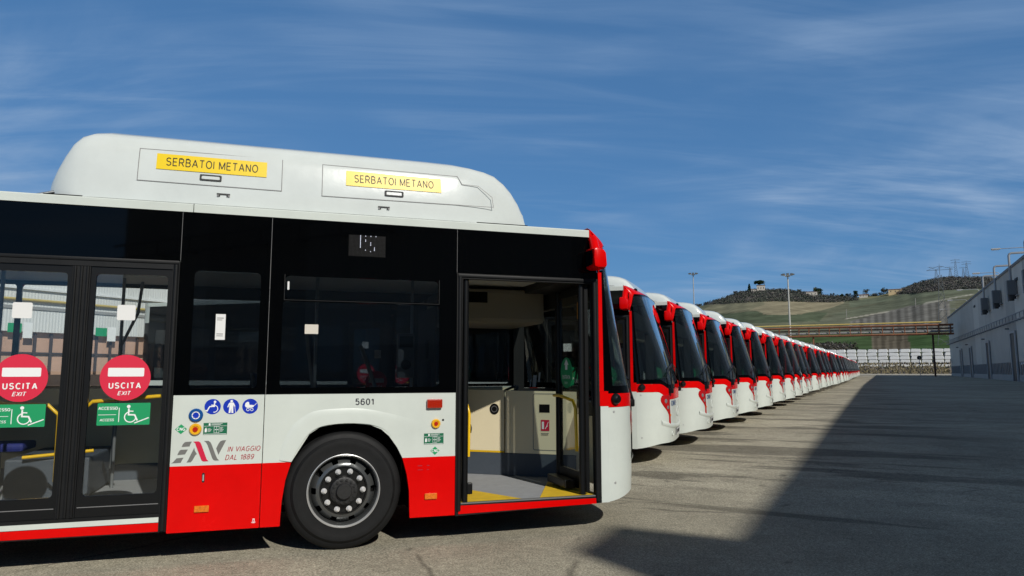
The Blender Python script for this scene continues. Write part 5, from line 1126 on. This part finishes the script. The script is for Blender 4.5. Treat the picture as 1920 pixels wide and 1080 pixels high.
for a, box in mast_xs:                                      # extractor boxes with pipes bent over the roof edge
    x = a - A0; z0 = 9.9
    o = MB().bbox(x - .42, x + .42, .12, 1.0, z0 + .5, z0 + 2.2, .03, 'duct_box').build('extractor', fb)
    MB().tube([(x, .55, z0 + 2.1), (x, .55, 15.05), (x, .48, 15.25), (x, .28, 15.35), (x, -1.8, 15.35)], .13, 'duct', 12).build('duct_pipe', o)
    b = MB(); b.tube([(x - .05, .6, z0 + .5), (x - .05, .6, z0 - .2)], [.30, .26], 'duct_motor', 10); b.bbox(x - .4, x - .1, .2, .6, z0, z0 + .5, .03, 'duct_motor'); b.tube([(x + .15, .95, z0 + .45), (x + .15, .95, z0 - .25)], .10, 'duct', 8); b.box(x - 1.2, x + .5, .05, .30, z0 + .3, z0 + .42, 'rack_steel'); b.build('fan_motor', o)
b = MB(); x = -5.0 - A0; b.bbox(x - .55, x + .55, -1.1, .30, 14.0, 15.3, .06, 'duct_box'); b.bbox(x - .4, x + .4, -.9, .1, 15.25, 15.45, .05, 'duct'); b.build('roof_plant', fb)
for a, p, z in ((96, 2.0, 15.3), (115.5, 1.8, 14.9), (137, 1.8, 14.8), (154, 1.8, 14.6), (172, 1.8, 14.3)):   # swan-neck lamps reaching out from the roof
    x = a - A0; o = MB().tube([(x, -.5, FZ(x) - .3), (x, -.5, z - .35), (x, -.35, z - .08), (x, -.05, z), (x, p, z)], .04, 'duct', 8).build('roof_lamp', fb)
    b = MB(); b.bbox(x - .17, x + .17, p - .05, p + .85, z - .08, z + .08, .07, 'kerb_concrete'); b.box(x - .13, x + .13, p + .1, p + .8, z - .125, z - .10, 'lamp_lens'); b.build('lamp_head', o)
for a in (100.5, 139.5): fbox('wall_vent', a - A0 - .9, a - A0 + .9, .0, .10, 12.0, 12.35, 'duct_motor')
b = MB(); b.lathe([(-.04, 0), (-.04, .5), (.04, .5), (.04, 0)], (0, 0, 0), 'ink', 20); o = b.build('wall_sign', fb); o.location = (184 - A0, .3, 3.7); o.rotation_euler = (0, 0, 0)

# ------------------------------------------------------------------ sunlit warehouse behind the row
clad('white_clad', (.58, .59, .57), (.68, .69, .67), 2.6, 3.0)
mat('brown_wall', (.56, .35, .25), .9, var=.2, vscale=.6); mat('bar_dark', (.06, .04, .035), .7)
wh = thing('warehouse', 'sunlit white-clad warehouse with a pinkish barred lower wall beyond the buses', 'warehouse', row(-30, -29), TH)
WL = 190
b = MB(); b.box(0, WL, 0, 20, 3.0, 7.4, 'white_clad'); b.build('wall', wh)
MB().box(0, WL, .25, 20, -.5, 3.0, 'brown_wall').build('lower_wall', wh)
b = MB(); q = .4
while q < 75: b.box(q, q + .09, .12, .20, 1.4, 2.95, 'bar_dark'); q += .62
b.box(0, 75, .14, .19, 2.16, 2.22, 'bar_dark'); b.build('window_bar', wh)
MB().box(0, WL, -.05, .10, -.3, 1.35, 'bar_dark').build('dark_plinth', wh)
MB().tube([(0, -.12, 4.22), (WL, -.12, 4.22)], .05, 'pipe_yellow', 8).build('gas_pipe', wh)
MB().box(0, WL, -.05, -.005, 3.86, 3.98, 'pipe_grey').build('cable_tray', wh); MB().box(0, WL, -.12, 0, 4.62, 4.70, 'slab_white').build('gutter', wh)
mark('wall_sign', [(rect(48.6, 49.1, 2.95, 3.3), 'label_green'), (rect(49.12, 49.5, 2.75, 3.35), 'label_white')], wh, lambda a, b_, h: (a, -h, b_), .05); mark('wall_sign', [(rect(45.2, 45.7, 2.95, 3.3), 'label_green'), (rect(45.75, 46.1, 2.75, 3.35), 'label_white')], wh, lambda a, b_, h: (a, -h, b_), .05)
